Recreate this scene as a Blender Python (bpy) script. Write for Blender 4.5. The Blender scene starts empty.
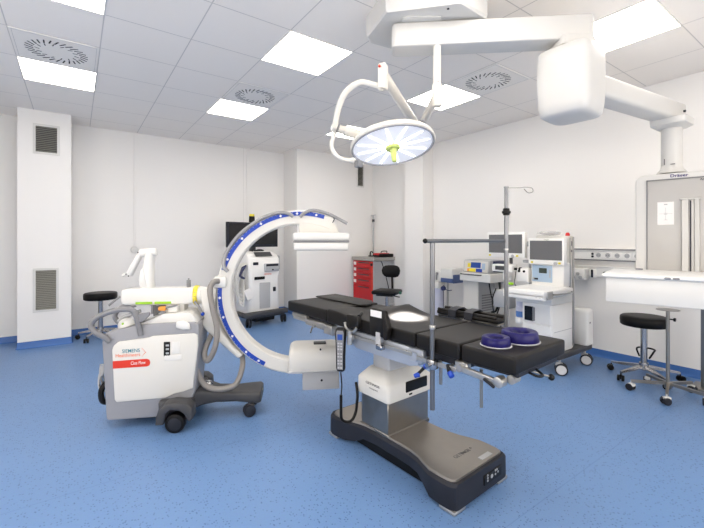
import bpy, bmesh, math, random
from mathutils import Vector, Matrix, Euler
random.seed(7)
PI = math.pi
scene = bpy.context.scene
COL = scene.collection
R = math.radians

# ------------------------------------------------------------------ materials
def s2l(c):
    return tuple(((v / 255.0) / 12.92 if v / 255.0 <= 0.04045 else (((v / 255.0) + 0.055) / 1.055) ** 2.4) for v in c)

def mat(name, rgb, rough=0.5, metal=0.0, spec=0.5, var=0.04, scale=6.0, bump=0.0, bscale=200.0, coat=0.0, trans=0.0, alpha=1.0, emit=None, strength=0.0):
    m = bpy.data.materials.new(name)
    m.use_nodes = True
    nt = m.node_tree
    b = nt.nodes['Principled BSDF']
    col = s2l(rgb)
    tc = nt.nodes.new('ShaderNodeTexCoord')
    nz = nt.nodes.new('ShaderNodeTexNoise'); nz.inputs['Scale'].default_value = scale; nz.inputs['Detail'].default_value = 4
    nt.links.new(tc.outputs['Object'], nz.inputs['Vector'])
    mx = nt.nodes.new('ShaderNodeMix'); mx.data_type = 'RGBA'
    mx.inputs['A'].default_value = tuple(min(1, v * (1 - var)) for v in col) + (1,)
    mx.inputs['B'].default_value = tuple(min(1, v * (1 + var)) for v in col) + (1,)
    nt.links.new(nz.outputs['Fac'], mx.inputs['Factor'])
    nt.links.new(mx.outputs['Result'], b.inputs['Base Color'])
    b.inputs['Roughness'].default_value = rough
    b.inputs['Metallic'].default_value = metal
    b.inputs['Specular IOR Level'].default_value = spec
    b.inputs['Coat Weight'].default_value = coat
    b.inputs['Transmission Weight'].default_value = trans
    b.inputs['Alpha'].default_value = alpha
    if emit:
        b.inputs['Emission Color'].default_value = s2l(emit) + (1,)
        b.inputs['Emission Strength'].default_value = strength
    if bump:
        n2 = nt.nodes.new('ShaderNodeTexNoise'); n2.inputs['Scale'].default_value = bscale; n2.inputs['Detail'].default_value = 2
        nt.links.new(tc.outputs['Object'], n2.inputs['Vector'])
        bp = nt.nodes.new('ShaderNodeBump'); bp.inputs['Strength'].default_value = bump; bp.inputs['Distance'].default_value = 0.002
        nt.links.new(n2.outputs['Fac'], bp.inputs['Height'])
        nt.links.new(bp.outputs['Normal'], b.inputs['Normal'])
    return m

M = {}
M['wall'] = mat('wall_paint', (242, 240, 237), 0.34, spec=0.3, var=0.012, scale=0.8)
M['seam'] = mat('wall_seam', (222, 220, 217), 0.5)
M['white'] = mat('white_plastic', (222, 221, 217), 0.32, var=0.015)
M['offwhite'] = mat('warm_white_enamel', (214, 212, 206), 0.35, var=0.015)
M['lampwhite'] = mat('lamp_enamel', (226, 222, 214), 0.35, var=0.01)
M['lightgrey'] = mat('light_grey_plastic', (176, 177, 179), 0.4)
M['grey'] = mat('mid_grey_plastic', (128, 128, 131), 0.42)
M['bluegrey'] = mat('blue_grey_metal', (176, 182, 192), 0.35, metal=0.4)
M['shellgrey'] = mat('cool_grey_shell', (146, 147, 152), 0.4)
M['railgrey'] = mat('rail_grey', (146, 146, 148), 0.38)
M['pendantwhite'] = mat('pendant_enamel', (210, 209, 206), 0.4, var=0.01)
M['brightwhite'] = mat('bright_white_plastic', (240, 239, 236), 0.35)
M['rim'] = mat('lamp_rim_metal', (160, 160, 164), 0.35, metal=0.0)
M['darkgrey'] = mat('dark_grey_plastic', (62, 62, 64), 0.45)
M['charcoal'] = mat('charcoal_plastic', (38, 40, 48), 0.45, spec=0.25)
M['black'] = mat('black_plastic', (12, 12, 13), 0.4, spec=0.25)
M['vinyl'] = mat('black_vinyl_pad', (24, 22, 21), 0.42, spec=0.22, var=0.08, bump=0.04, bscale=350)
M['seatvinyl'] = mat('black_seat_vinyl', (14, 13, 13), 0.45, spec=0.2, var=0.1)
M['steel'] = mat('brushed_steel', (150, 146, 140), 0.3, metal=0.95, var=0.05, scale=30)
M['plate'] = mat('base_plate_steel', (150, 145, 139), 0.38, metal=0.85, var=0.05, scale=20)
M['chrome'] = mat('chrome', (176, 176, 178), 0.2, metal=1.0, var=0.02)
M['alu'] = mat('aluminium', (178, 177, 174), 0.35, metal=0.8, var=0.03)
M['pole'] = mat('grey_pole_metal', (116, 118, 122), 0.3, metal=0.75)
M['cable_grey'] = mat('grey_hose', (134, 130, 126), 0.45)
M['cable_white'] = mat('white_cable', (214, 212, 206), 0.45)
M['blue'] = mat('royal_blue', (14, 62, 168), 0.4)
M['gel'] = mat('navy_gel', (24, 20, 86), 0.35, spec=0.25)
M['film'] = mat('clear_film_edge', (200, 200, 205), 0.15, alpha=0.75)
M['red'] = mat('red_enamel', (196, 16, 26), 0.35)
M['redlabel'] = mat('red_orange_label', (212, 50, 28), 0.45)
M['orange'] = mat('orange_plastic', (232, 150, 60), 0.4)
M['orangetext'] = mat('orange_lettering', (228, 100, 40), 0.5)
M['teal'] = mat('teal_lettering', (20, 120, 140), 0.5)
M['navytext'] = mat('navy_lettering', (40, 36, 110), 0.5)
M['greytext'] = mat('grey_lettering', (90, 90, 92), 0.5)
M['lime'] = mat('lime_green', (150, 205, 40), 0.4)
M['olive'] = mat('lime_handle', (200, 214, 120), 0.4)
M['yellow'] = mat('yellow_plastic', (232, 214, 60), 0.4)
M['rubber'] = mat('grey_tyre', (110, 108, 110), 0.5)
M['tyre_white'] = mat('white_wheel', (204, 203, 202), 0.45)
M['screen'] = mat('dark_screen', (104, 104, 106), 0.12, spec=0.6)
M['blackscreen'] = mat('black_screen', (16, 16, 19), 0.14, spec=0.5)
M['lcd'] = mat('lcd_panel', (64, 74, 66), 0.25)
M['bluepanel'] = mat('pale_blue_panel', (168, 190, 212), 0.4)
M['bluecase'] = mat('slate_blue_case', (70, 88, 132), 0.4)
M['navy'] = mat('navy_case', (44, 50, 88), 0.4)
M['lcdblue'] = mat('blue_display', (34, 72, 150), 0.3)
M['canister'] = mat('lilac_canister', (196, 198, 216), 0.3)
M['paper'] = mat('paper', (232, 230, 228), 0.7)
M['louvre'] = mat('grille_metal', (146, 145, 138), 0.45, metal=0.3)
M['dark'] = mat('dark_gap', (30, 30, 30), 0.8)
M['fabric_violet'] = mat('lens_violet_grey', (220, 220, 226), 0.3, emit=(222, 222, 228), strength=0.42)
M['lens'] = M['fabric_violet']
M['led'] = mat('led_strip', (255, 255, 255), 0.3, emit=(255, 255, 255), strength=4.5)
M['panel_light'] = mat('light_panel', (255, 255, 255), 0.4, emit=(255, 248, 239), strength=8.0)
M['fill_light'] = mat('fill_light_pane', (240, 240, 240), 0.5, emit=(255, 246, 235), strength=3.8)  # glow of the added, unseen fill panes; no known daylight source
M['clear'] = mat('clear_plastic', (238, 238, 240), 0.12, alpha=0.35)
M['tealcap'] = mat('dark_teal', (20, 90, 70), 0.4)
M['bottle'] = mat('blue_bottle', (92, 130, 190), 0.2)
M['panelgrey'] = mat('supply_panel_metal', (180, 178, 175), 0.4, metal=0.2, var=0.02)
M['tile_plate'] = mat('diffuser_plate', (246, 242, 236), 0.5, var=0.01)
M['ventgrey'] = mat('diffuser_inner', (198, 196, 194), 0.5)

def floor_material():
    m = bpy.data.materials.new('blue_vinyl'); m.use_nodes = True
    nt = m.node_tree; b = nt.nodes['Principled BSDF']; N = nt.nodes; L = nt.links
    tc = N.new('ShaderNodeTexCoord')
    big = N.new('ShaderNodeTexNoise'); big.inputs['Scale'].default_value = 1.1; big.inputs['Detail'].default_value = 3
    L.new(tc.outputs['Object'], big.inputs['Vector'])
    fine = N.new('ShaderNodeTexNoise'); fine.inputs['Scale'].default_value = 130; fine.inputs['Detail'].default_value = 3
    L.new(tc.outputs['Object'], fine.inputs['Vector'])
    v = N.new('ShaderNodeTexVoronoi'); v.inputs['Scale'].default_value = 75; v.inputs['Randomness'].default_value = 1
    L.new(tc.outputs['Object'], v.inputs['Vector'])
    # flecks: only some cells carry one
    sep = N.new('ShaderNodeSeparateColor'); L.new(v.outputs['Color'], sep.inputs['Color'])
    gt = N.new('ShaderNodeMath'); gt.operation = 'GREATER_THAN'; gt.inputs[1].default_value = 0.60; L.new(sep.outputs['Red'], gt.inputs[0])
    lt = N.new('ShaderNodeMath'); lt.operation = 'LESS_THAN'; lt.inputs[1].default_value = 0.30; L.new(v.outputs['Distance'], lt.inputs[0])
    mul = N.new('ShaderNodeMath'); mul.operation = 'MULTIPLY'; L.new(gt.outputs[0], mul.inputs[0]); L.new(lt.outputs[0], mul.inputs[1])
    sc = N.new('ShaderNodeMath'); sc.operation = 'MULTIPLY'; sc.inputs[1].default_value = 0.62; L.new(mul.outputs[0], sc.inputs[0])
    m1 = N.new('ShaderNodeMix'); m1.data_type = 'RGBA'
    m1.inputs['A'].default_value = s2l((102, 137, 184)) + (1,); m1.inputs['B'].default_value = s2l((112, 146, 193)) + (1,)
    L.new(big.outputs['Fac'], m1.inputs['Factor'])
    m2 = N.new('ShaderNodeMix'); m2.data_type = 'RGBA'; m2.blend_type = 'OVERLAY'; m2.inputs['Factor'].default_value = 0.12
    L.new(m1.outputs['Result'], m2.inputs['A']); L.new(fine.outputs['Color'], m2.inputs['B'])
    m3 = N.new('ShaderNodeMix'); m3.data_type = 'RGBA'; m3.inputs['B'].default_value = s2l((46, 72, 118)) + (1,)
    L.new(sc.outputs[0], m3.inputs['Factor']); L.new(m2.outputs['Result'], m3.inputs['A'])
    # weld seams between the sheets
    sx = N.new('ShaderNodeSeparateXYZ'); L.new(tc.outputs['Object'], sx.inputs[0])
    ad = N.new('ShaderNodeMath'); ad.operation = 'ADD'; ad.inputs[1].default_value = 0.43; L.new(sx.outputs['Y'], ad.inputs[0])
    pp = N.new('ShaderNodeMath'); pp.operation = 'PINGPONG'; pp.inputs[1].default_value = 0.75; L.new(ad.outputs[0], pp.inputs[0])
    l2 = N.new('ShaderNodeMath'); l2.operation = 'LESS_THAN'; l2.inputs[1].default_value = 0.0025; L.new(pp.outputs[0], l2.inputs[0])
    s3 = N.new('ShaderNodeMath'); s3.operation = 'MULTIPLY'; s3.inputs[1].default_value = 0.35; L.new(l2.outputs[0], s3.inputs[0])
    m4 = N.new('ShaderNodeMix'); m4.data_type = 'RGBA'; m4.inputs['B'].default_value = s2l((70, 104, 160)) + (1,)
    L.new(s3.outputs[0], m4.inputs['Factor']); L.new(m3.outputs['Result'], m4.inputs['A'])
    L.new(m4.outputs['Result'], b.inputs['Base Color'])
    b.inputs['Roughness'].default_value = 0.36; b.inputs['Specular IOR Level'].default_value = 0.4
    bp = N.new('ShaderNodeBump'); bp.inputs['Strength'].default_value = 0.12; bp.inputs['Distance'].default_value = 0.002
    L.new(fine.outputs['Fac'], bp.inputs['Height']); L.new(bp.outputs['Normal'], b.inputs['Normal'])
    return m

def ceiling_material():
    m = bpy.data.materials.new('ceiling_tiles'); m.use_nodes = True
    nt = m.node_tree; b = nt.nodes['Principled BSDF']; N = nt.nodes; L = nt.links
    tc = N.new('ShaderNodeTexCoord'); sx = N.new('ShaderNodeSeparateXYZ'); L.new(tc.outputs['Object'], sx.inputs[0])
    masks = []
    for ax, off in (('X', 0.4284), ('Y', -2.7484)):
        ad = N.new('ShaderNodeMath'); ad.operation = 'ADD'; ad.inputs[1].default_value = off; L.new(sx.outputs[ax], ad.inputs[0])
        pp = N.new('ShaderNodeMath'); pp.operation = 'PINGPONG'; pp.inputs[1].default_value = 0.3; L.new(ad.outputs[0], pp.inputs[0])
        l2 = N.new('ShaderNodeMath'); l2.operation = 'LESS_THAN'; l2.inputs[1].default_value = 0.0042; L.new(pp.outputs[0], l2.inputs[0])
        masks.append(l2)
    mx = N.new('ShaderNodeMath'); mx.operation = 'MAXIMUM'; L.new(masks[0].outputs[0], mx.inputs[0]); L.new(masks[1].outputs[0], mx.inputs[1])
    nz = N.new('ShaderNodeTexNoise'); nz.inputs['Scale'].default_value = 3; L.new(tc.outputs['Object'], nz.inputs['Vector'])
    base = N.new('ShaderNodeMix'); base.data_type = 'RGBA'
    base.inputs['A'].default_value = s2l((252, 246, 238)) + (1,); base.inputs['B'].default_value = s2l((254, 248, 241)) + (1,)
    L.new(nz.outputs['Fac'], base.inputs['Factor'])
    m1 = N.new('ShaderNodeMix'); m1.data_type = 'RGBA'; m1.inputs['B'].default_value = s2l((214, 209, 204)) + (1,)
    L.new(mx.outputs[0], m1.inputs['Factor']); L.new(base.outputs['Result'], m1.inputs['A'])
    L.new(m1.outputs['Result'], b.inputs['Base Color'])
    b.inputs['Roughness'].default_value = 0.6; b.inputs['Specular IOR Level'].default_value = 0.3
    return m
M['floor'] = floor_material()
M['ceiling'] = ceiling_material()
M['skirt'] = mat('blue_cove_vinyl', (62, 110, 178), 0.4, var=0.05)

# ------------------------------------------------------------------ mesh builder
def rotm(rot):
    if rot is None: return Matrix.Identity(4)
    if isinstance(rot, Matrix): return rot.to_4x4()
    return Euler(rot).to_matrix().to_4x4()

def catmull(pts, n=6, closed=False):
    P = [Vector(p) for p in pts]
    if len(P) < 3: return P
    out = []; L = len(P)
    rng = range(L) if closed else range(L - 1)
    for i in rng:
        p0 = P[(i - 1) % L] if (closed or i > 0) else P[0] * 2 - P[1]
        p1 = P[i]; p2 = P[(i + 1) % L]
        p3 = P[(i + 2) % L] if (closed or i + 2 < L) else P[-1] * 2 - P[-2]
        for k in range(n):
            t = k / n
            out.append(0.5 * ((2 * p1) + (-p0 + p2) * t + (2 * p0 - 5 * p1 + 4 * p2 - p3) * t * t + (-p0 + 3 * p1 - 3 * p2 + p3) * t ** 3))
    if not closed: out.append(P[-1])
    return out

class MB:
    def __init__(s): s.bm = bmesh.new()
    def _merge(s, b, mtx=None):
        if mtx is not None: bmesh.ops.transform(b, matrix=mtx, verts=b.verts)
        me = bpy.data.meshes.new('tmp'); b.to_mesh(me); b.free()
        s.bm.from_mesh(me); bpy.data.meshes.remove(me); return s
    def box(s, c, size, bev=0.0, seg=2, rot=None):
        b = bmesh.new(); bmesh.ops.create_cube(b, size=1)
        bmesh.ops.scale(b, vec=size, verts=b.verts)
        if bev > 0: bmesh.ops.bevel(b, geom=b.edges[:], offset=min(bev, 0.49 * min(size)), segments=seg, affect='EDGES', profile=0.5)
        return s._merge(b, Matrix.Translation(c) @ rotm(rot))
    def bb(s, lo, hi, bev=0.0, seg=2):
        c = [(a + b) / 2 for a, b in zip(lo, hi)]; return s.box(c, [abs(b - a) for a, b in zip(lo, hi)], bev, seg)
    def cyl(s, p0, p1, r, r2=None, seg=20, bev=0.0):
        p0, p1 = Vector(p0), Vector(p1); d = p1 - p0
        b = bmesh.new(); bmesh.ops.create_cone(b, cap_ends=True, segments=seg, radius1=r, radius2=r if r2 is None else r2, depth=d.length)
        if bev > 0:
            es = [e for e in b.edges if abs(e.verts[0].co.z - e.verts[1].co.z) < 1e-6]
            bmesh.ops.bevel(b, geom=es, offset=bev, segments=2, affect='EDGES', profile=0.5)
        q = Vector((0, 0, 1)).rotation_difference(d.normalized())
        return s._merge(b, Matrix.Translation((p0 + p1) / 2) @ q.to_matrix().to_4x4())
    def sphere(s, c, r, sc=(1, 1, 1), seg=16):
        b = bmesh.new(); bmesh.ops.create_uvsphere(b, u_segments=seg, v_segments=max(6, seg // 2), radius=r)
        bmesh.ops.scale(b, vec=sc, verts=b.verts)
        return s._merge(b, Matrix.Translation(c))
    def tube(s, pts, r, seg=8, smooth=5, closed=False, cap=True):
        P = catmull(pts, smooth, closed) if smooth and len(pts) > 2 else [Vector(p) for p in pts]
        n = len(P); b = bmesh.new(); rings = []; up = None
        for i, p in enumerate(P):
            if closed: t = P[(i + 1) % n] - P[i - 1]
            else: t = P[min(i + 1, n - 1)] - P[max(i - 1, 0)]
            t.normalize()
            if up is None:
                up = Vector((0, 0, 1)) if abs(t.z) < 0.9 else Vector((1, 0, 0))
            a = (up - t * up.dot(t)).normalized(); c = t.cross(a); up = a
            rr = r[min(i, len(r) - 1)] if isinstance(r, (list, tuple)) else r
            rings.append([b.verts.new(p + (a * math.cos(2 * PI * k / seg) + c * math.sin(2 * PI * k / seg)) * rr) for k in range(seg)])
        m = n if closed else n - 1
        for i in range(m):
            A, B = rings[i], rings[(i + 1) % n]
            for k in range(seg): b.faces.new((A[k], A[(k + 1) % seg], B[(k + 1) % seg], B[k]))
        if cap and not closed:
            b.faces.new(list(reversed(rings[0]))); b.faces.new(rings[-1])
        bmesh.ops.recalc_face_normals(b, faces=b.faces)
        return s._merge(b)
    def lathe(s, prof, origin=(0, 0, 0), axis=(0, 0, 1), seg=32):
        b = bmesh.new(); rings = []
        for r, z in prof:
            if r < 1e-5: rings.append([b.verts.new((0, 0, z))])
            else: rings.append([b.verts.new((r * math.cos(2 * PI * k / seg), r * math.sin(2 * PI * k / seg), z)) for k in range(seg)])
        for A, B in zip(rings[:-1], rings[1:]):
            for k in range(seg):
                k2 = (k + 1) % seg
                if len(A) == 1 and len(B) == 1: continue
                if len(A) == 1: b.faces.new((A[0], B[k2], B[k]))
                elif len(B) == 1: b.faces.new((A[k], A[k2], B[0]))
                else: b.faces.new((A[k], A[k2], B[k2], B[k]))
        for rg, fl in ((rings[0], True), (rings[-1], False)):
            if len(rg) > 1: b.faces.new(list(reversed(rg)) if fl else rg)
        bmesh.ops.recalc_face_normals(b, faces=b.faces)
        q = Vector((0, 0, 1)).rotation_difference(Vector(axis).normalized())
        return s._merge(b, Matrix.Translation(origin) @ q.to_matrix().to_4x4())
    def prism(s, poly, h0, h1, plane='xz', bev=0.0, seg=2, holes=None):
        b = bmesh.new()
        def mk(u, v, h):
            return (u, h, v) if plane == 'xz' else ((u, v, h) if plane == 'xy' else (h, u, v))
        lo = [b.verts.new(mk(u, v, h0)) for u, v in poly]; hi = [b.verts.new(mk(u, v, h1)) for u, v in poly]
        n = len(poly); b.faces.new(lo); b.faces.new(list(reversed(hi)))
        for i in range(n): b.faces.new((lo[i], hi[i], hi[(i + 1) % n], lo[(i + 1) % n]))
        bmesh.ops.recalc_face_normals(b, faces=b.faces)
        if bev > 0:
            bmesh.ops.bevel(b, geom=b.edges[:], offset=bev, segments=seg, affect='EDGES', profile=0.5, clamp_overlap=True)
        return s._merge(b)
    def loft(s, secs, cap=True):
        b = bmesh.new(); rings = [[b.verts.new(p) for p in sec] for sec in secs]; n = len(secs[0])
        for A, B in zip(rings[:-1], rings[1:]):
            for k in range(n): b.faces.new((A[k], A[(k + 1) % n], B[(k + 1) % n], B[k]))
        if cap: b.faces.new(list(reversed(rings[0]))); b.faces.new(rings[-1])
        bmesh.ops.recalc_face_normals(b, faces=b.faces)
        return s._merge(b)
    def arc(s, c, r0, r1, a0, a1, y0, y1, n=48, plane='xz', bev=0.0):
        """annular sector in the xz plane, rectangular section with chamfered edges"""
        secs = []
        for i in range(n + 1):
            a = R(a0 + (a1 - a0) * i / n); ca, sa = math.cos(a), math.sin(a)
            k = bev
            prof = [(r0 + k, y0), (r1 - k, y0), (r1, y0 + k), (r1, y1 - k), (r1 - k, y1), (r0 + k, y1), (r0, y1 - k), (r0, y0 + k)] if k > 0 else [(r0, y0), (r1, y0), (r1, y1), (r0, y1)]
            secs.append([(c[0] + ca * r, c[1] + h, c[2] + sa * r) for r, h in prof])
        return s.loft(secs)
    def build(s, name, m, parent=None, sharp=38, world=False):
        me = bpy.data.meshes.new(name)
        bmesh.ops.remove_doubles(s.bm, verts=s.bm.verts, dist=1e-6)
        if world and parent is not None:
            rt = parent
            mw = Matrix.Identity(4)
            while rt is not None:
                mw = (Matrix.Translation(rt.location) @ rt.rotation_euler.to_matrix().to_4x4()) @ mw; rt = rt.parent
            bmesh.ops.transform(s.bm, matrix=mw.inverted(), verts=s.bm.verts)
        s.bm.to_mesh(me); s.bm.free()
        for p in me.polygons: p.use_smooth = True
        me.set_sharp_from_angle(angle=R(sharp))
        me.materials.append(M[m] if isinstance(m, str) else m)
        o = bpy.data.objects.new(name, me); COL.objects.link(o)
        if parent is not None: o.parent = parent
        return o

def rrect(w, d, r, n=5, cx=0, cy=0):
    pts = []
    for sx, sy, a0 in ((1, 1, 0), (-1, 1, 90), (-1, -1, 180), (1, -1, 270)):
        for k in range(n + 1):
            a = R(a0 + 90 * k / n)
            pts.append((cx + sx * (w / 2 - r) + r * math.cos(a), cy + sy * (d / 2 - r) + r * math.sin(a)))
    return pts

def thing(name, label, cat, loc=(0, 0, 0), rotz=0, group=None):
    o = bpy.data.objects.new(name, None); COL.objects.link(o)
    o.empty_display_size = 0.1
    o.location = loc; o.rotation_euler = (0, 0, R(rotz))
    return tag(o, label, cat, group)

def tag(o, label, cat, group=None):
    o['label'] = label; o['category'] = cat
    if group: o['group'] = group
    return o

def struct(o):
    o['kind'] = 'structure'; return o

def dup(root, loc=None, rotz=None, label=None):
    r = root.copy(); COL.objects.link(r)
    if loc is not None: r.location = loc
    if rotz is not None: r.rotation_euler = (0, 0, R(rotz))
    if label: r['label'] = label
    def rec(a, b):
        for ch in list(a.children):
            if ch is b: continue
            c = ch.copy(); COL.objects.link(c); c.parent = b; rec(ch, c)
    rec(root, r)
    return r

def lettering(body, size, m, parent, origin, xd, yd, bold=0.0, align='LEFT', width=None, name='lettering'):
    cu = bpy.data.curves.new('t', 'FONT'); cu.body = body; cu.size = size; cu.extrude = 0.0004; cu.offset = bold; cu.align_x = align
    to = bpy.data.objects.new('t', cu); COL.objects.link(to)
    dg = bpy.context.evaluated_depsgraph_get()
    me = bpy.data.meshes.new_from_object(to.evaluated_get(dg))
    COL.objects.unlink(to); bpy.data.objects.remove(to); bpy.data.curves.remove(cu)
    xs = [v.co.x for v in me.vertices]
    k = (width / (max(xs) - min(xs))) if width else 1.0
    xd, yd = Vector(xd).normalized(), Vector(yd).normalized(); zd = xd.cross(yd)
    mt = Matrix((xd * k, yd, zd)).transposed().to_4x4(); mt.translation = Vector(origin)
    me.transform(mt); me.name = name
    me.materials.clear(); me.materials.append(M[m])
    o = bpy.data.objects.new(name, me); COL.objects.link(o); o.parent = parent
    return o

def caster(parent, x, y, r=0.05, ang=0, twin=True, fork='darkgrey', wheel='black', name='caster', mount=None, wwid=0.018):
    """swivel caster touching the floor of its thing: fork part with its wheel as sub-part"""
    ca, sa = math.cos(R(ang)), math.sin(R(ang))
    top = mount if mount else r * 2 + 0.03
    m = MB()
    m.cyl((x, y, r * 1.5), (x, y, top), r * 0.22, seg=12)
    m.box((x, y, r * 1.75), (r * 1.1, r * 0.9, r * 0.55), r * 0.15, 2, (0, 0, R(ang)))
    m.box((x + ca * r * 0.3, y + sa * r * 0.3, r * 1.25), (r * 0.7, r * 0.28, r * 1.2), r * 0.08, 1, (0, 0, R(ang)))
    if fork == 'white': m.box((x, y, r * 1.7), (r * 1.7, r * 1.5, r * 0.8), r * 0.3, 2, (0, 0, R(ang)))
    f = m.build(name, fork, parent)
    w = MB(); cx, cy = x + ca * r * 0.3, y + sa * r * 0.3
    ax = Vector((-sa, ca, 0))
    offs = (-1, 1) if twin else (0,)
    for k in offs:
        c = Vector((cx, cy, r)) + ax * (k * (wwid * 0.75 + r * 0.16))
        w.cyl(c - ax * wwid / 2 * 1.2, c + ax * wwid / 2 * 1.2, r, seg=20, bev=r * 0.12)
    wo = w.build('wheel', 'charcoal' if wheel == 'tyre_white' else wheel, f)
    h = MB()
    for k in offs:
        c = Vector((cx, cy, r)) + ax * (k * (wwid * 0.75 + r * 0.16))
        h.cyl(c - ax * (wwid * 0.6 + 0.0015), c + ax * (wwid * 0.6 + 0.0015), r * (0.78 if wheel == 'tyre_white' else 0.55), seg=16)
    if wheel == 'tyre_white': h.build('wheel_disc', 'tyre_white', f)
    else: h.bm.free()
    return f

# ------------------------------------------------------------------ room shell
XL, XR, YF, YB, H = -2.6, 4.97, -2.2, 6.78, 3.0
T = 0.15
o = struct(MB().bb((XL - T, YF - T, -T), (XR + T, YB + T, 0)).build('floor', 'floor'))
o = struct(MB().bb((XL - T, YF - T, H), (XR + T, YB + T, H + T)).build('ceiling', 'ceiling'))
struct(MB().bb((XL - T, YB, 0), (3.24, YB + T, H)).build('wall_back', 'wall'))
struct(MB().bb((XR, YF - T, 0), (XR + T, YB + T, H)).build('wall_right', 'wall'))
def fill_window_wall(name, axis, pos, lo, hi, w0, w1, z0, z1):  # wall with an opening left for an added fill-light pane
    m = MB()
    def q(a0, a1, za, zb):
        if axis == 'x': m.bb((a0, pos - T, za), (a1, pos, zb))
        else: m.bb((pos - T, a0, za), (pos, a1, zb))
    q(lo, w0, 0, H); q(w1, hi, 0, H); q(w0, w1, 0, z0); q(w0, w1, z1, H)
    return struct(m.build(name, 'wall'))
def window(name, axis, pos, w0, w1, z0, z1, n):  # invented glowing opening, added out of view to lift the ceiling brightness
    r = bpy.data.objects.new(name, None); COL.objects.link(r); struct(r)
    m = MB(); t_ = 0.05
    def q(a0, a1, za, zb, d0, d1, mm):
        if axis == 'x': mm.bb((a0, pos - d1, za), (a1, pos - d0, zb))
        else: mm.bb((pos - d1, a0, za), (pos - d0, a1, zb))
    for k in range(n + 1):
        a = w0 + (w1 - w0) * k / n; q(max(w0, a - t_ / 2), min(w1, a + t_ / 2), z0, z1, .03, .09, m)
    q(w0, w1, z0, z0 + t_, .03, .09, m); q(w0, w1, z1 - t_, z1, .03, .09, m)
    m.build('fill_window_frame', 'white', r)
    g = MB(); q(w0, w1, z0, z1, .06, .07, g); g.build('fill_window_pane', 'fill_light', r)
fill_window_wall('wall_front', 'x', YF, XL, XR, -1.2, 4.2, 0.95, 2.35)
fill_window_wall('wall_left', 'y', XL, YF - T, YB, -1.0, 3.4, 0.95, 2.35)
window('fill_window_2', 'y', XL, -1.0, 3.4, 0.95, 2.35, 3)  # added fill light left of the camera, no known window there
window('fill_window_1', 'x', YF, -1.2, 4.2, 0.95, 2.35, 4)  # fill light added behind the camera, an invented window
struct(MB().bb((3.24, 6.25, 0), (XR, YB + T, H)).build('wall_projection', 'wall'))
struct(MB().bb((-0.585, 6.30, 0), (-0.045, YB, H)).build('wall_shaft', 'wall'))
struct(MB().bb((4.73, 4.585, 0), (XR, 5.02, H)).build('wall_column', 'wall'))

def skirting(name, segs):
    m = MB()
    for (x0, y0, x1, y1, nx, ny) in segs:
        d = Vector((x1 - x0, y1 - y0, 0)); n = Vector((nx, ny, 0))
        prof = [(0, 0), (0.022, 0), (0.012, 0.006), (0.005, 0.018), (0.003, 0.085), (0, 0.085)]
        secs = []
        for p in (Vector((x0, y0, 0)), Vector((x1, y1, 0))):
            secs.append([p + n * a + Vector((0, 0, z)) for a, z in prof])
        m.loft(secs)
    return struct(m.build(name, 'skirt'))
skirting('baseboard_back', [(XL, YB, -0.585, YB, 0, -1), (-0.045, YB, 3.24, YB, 0, -1)])
skirting('baseboard_shaft', [(-0.585, 6.30, -0.045, 6.30, 0, -1), (-0.585, YB, -0.585, 6.30, -1, 0), (-0.045, 6.30, -0.045, YB, 1, 0)])
skirting('baseboard_projection', [(3.24, 6.25, XR, 6.25, 0, -1), (3.24, YB, 3.24, 6.25, -1, 0)])
skirting('baseboard_right', [(XR, YF, XR, 4.585, -1, 0), (XR, 5.02, XR, 6.25, -1, 0)])
skirting('baseboard_column', [(4.73, 4.585, XR, 4.585, 0, -1), (4.73, 5.02, 4.73, 4.585, -1, 0)])
skirting('baseboard_left', [(XL, YF, XL, YB, 1, 0)])
# panel joints and the cable duct on the back wall
m = MB()
for x in (2.45,): m.bb((x - 0.003, YB - 0.002, 0.085), (x + 0.003, YB, H))
struct(m.build('trim_1', 'seam'))
m = MB(); m.bb((0.722, YB - 0.014, 1.23), (0.752, YB, H), 0.003, 1)
d = m.build('trim_2', 'wall'); struct(d)
m = MB(); m.cyl((0.737, YB - 0.035, 1.205), (0.737, YB, 1.205), 0.05, 0.055, 24, 0.006)
tag(m.build('wall_outlet', 'white'), 'small round white outlet at the foot of the wall cable duct', 'outlet')
m = MB(); m.bb((2.50, YB - 0.012, 0.085), (2.525, YB, H), 0.003, 1)
struct(m.build('trim_3', 'wall'))

# ------------------------------------------------------------------ ceiling light panels and swirl diffusers
GX, GY = -0.4284, 2.7484
def cell(i, j): return (GX + 0.6 * (i + 0.5), GY + 0.6 * (j + 0.5), H)
def light_panel(label):
    r = thing('ceiling_light_panel', label, 'ceiling light', cell(0, 0), 0, 'square light panels in the ceiling grid')
    f = MB()
    for a in (-1, 1):
        f.bb((a * 0.297 - 0.004, -0.3, -0.006), (a * 0.297 + 0.004, 0.3, 0.0)); f.bb((-0.293, a * 0.297 - 0.004, -0.006), (0.293, a * 0.297 + 0.004, 0.0))
    f.build('frame', 'tile_plate', r)
    MB().bb((-0.29, -0.29, -0.004), (0.29, 0.29, -0.001)).build('diffuser', 'panel_light', r)
    return r
L0 = light_panel('square light panel cut by the top edge of the photo, above the round swirl vent on the left')
for (i, j), lab in {
    (0, 3): 'square light panel nearest the boxed wall shaft, beyond the left swirl vent',
    (3, 0): 'large square light panel in mid ceiling, left of the white pendant hub',
    (3, 3): 'small square light panel beside the swirl vent in front of the back wall projection',
    (6, 0): 'square light panel behind the vertical tube of the surgical lamp',
    (6, 3): 'far light panel mostly hidden behind the round surgical lamp',
    (6, -3): 'largest light panel, behind the white motor head at right',
    (3, -3): 'square light panel overhead out of the photo, in line with the mid ceiling panel',
    (0, -3): 'square light panel overhead out of the photo, in line with the left panels'}.items():
    dup(L0, cell(i, j), 0, lab)

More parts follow.
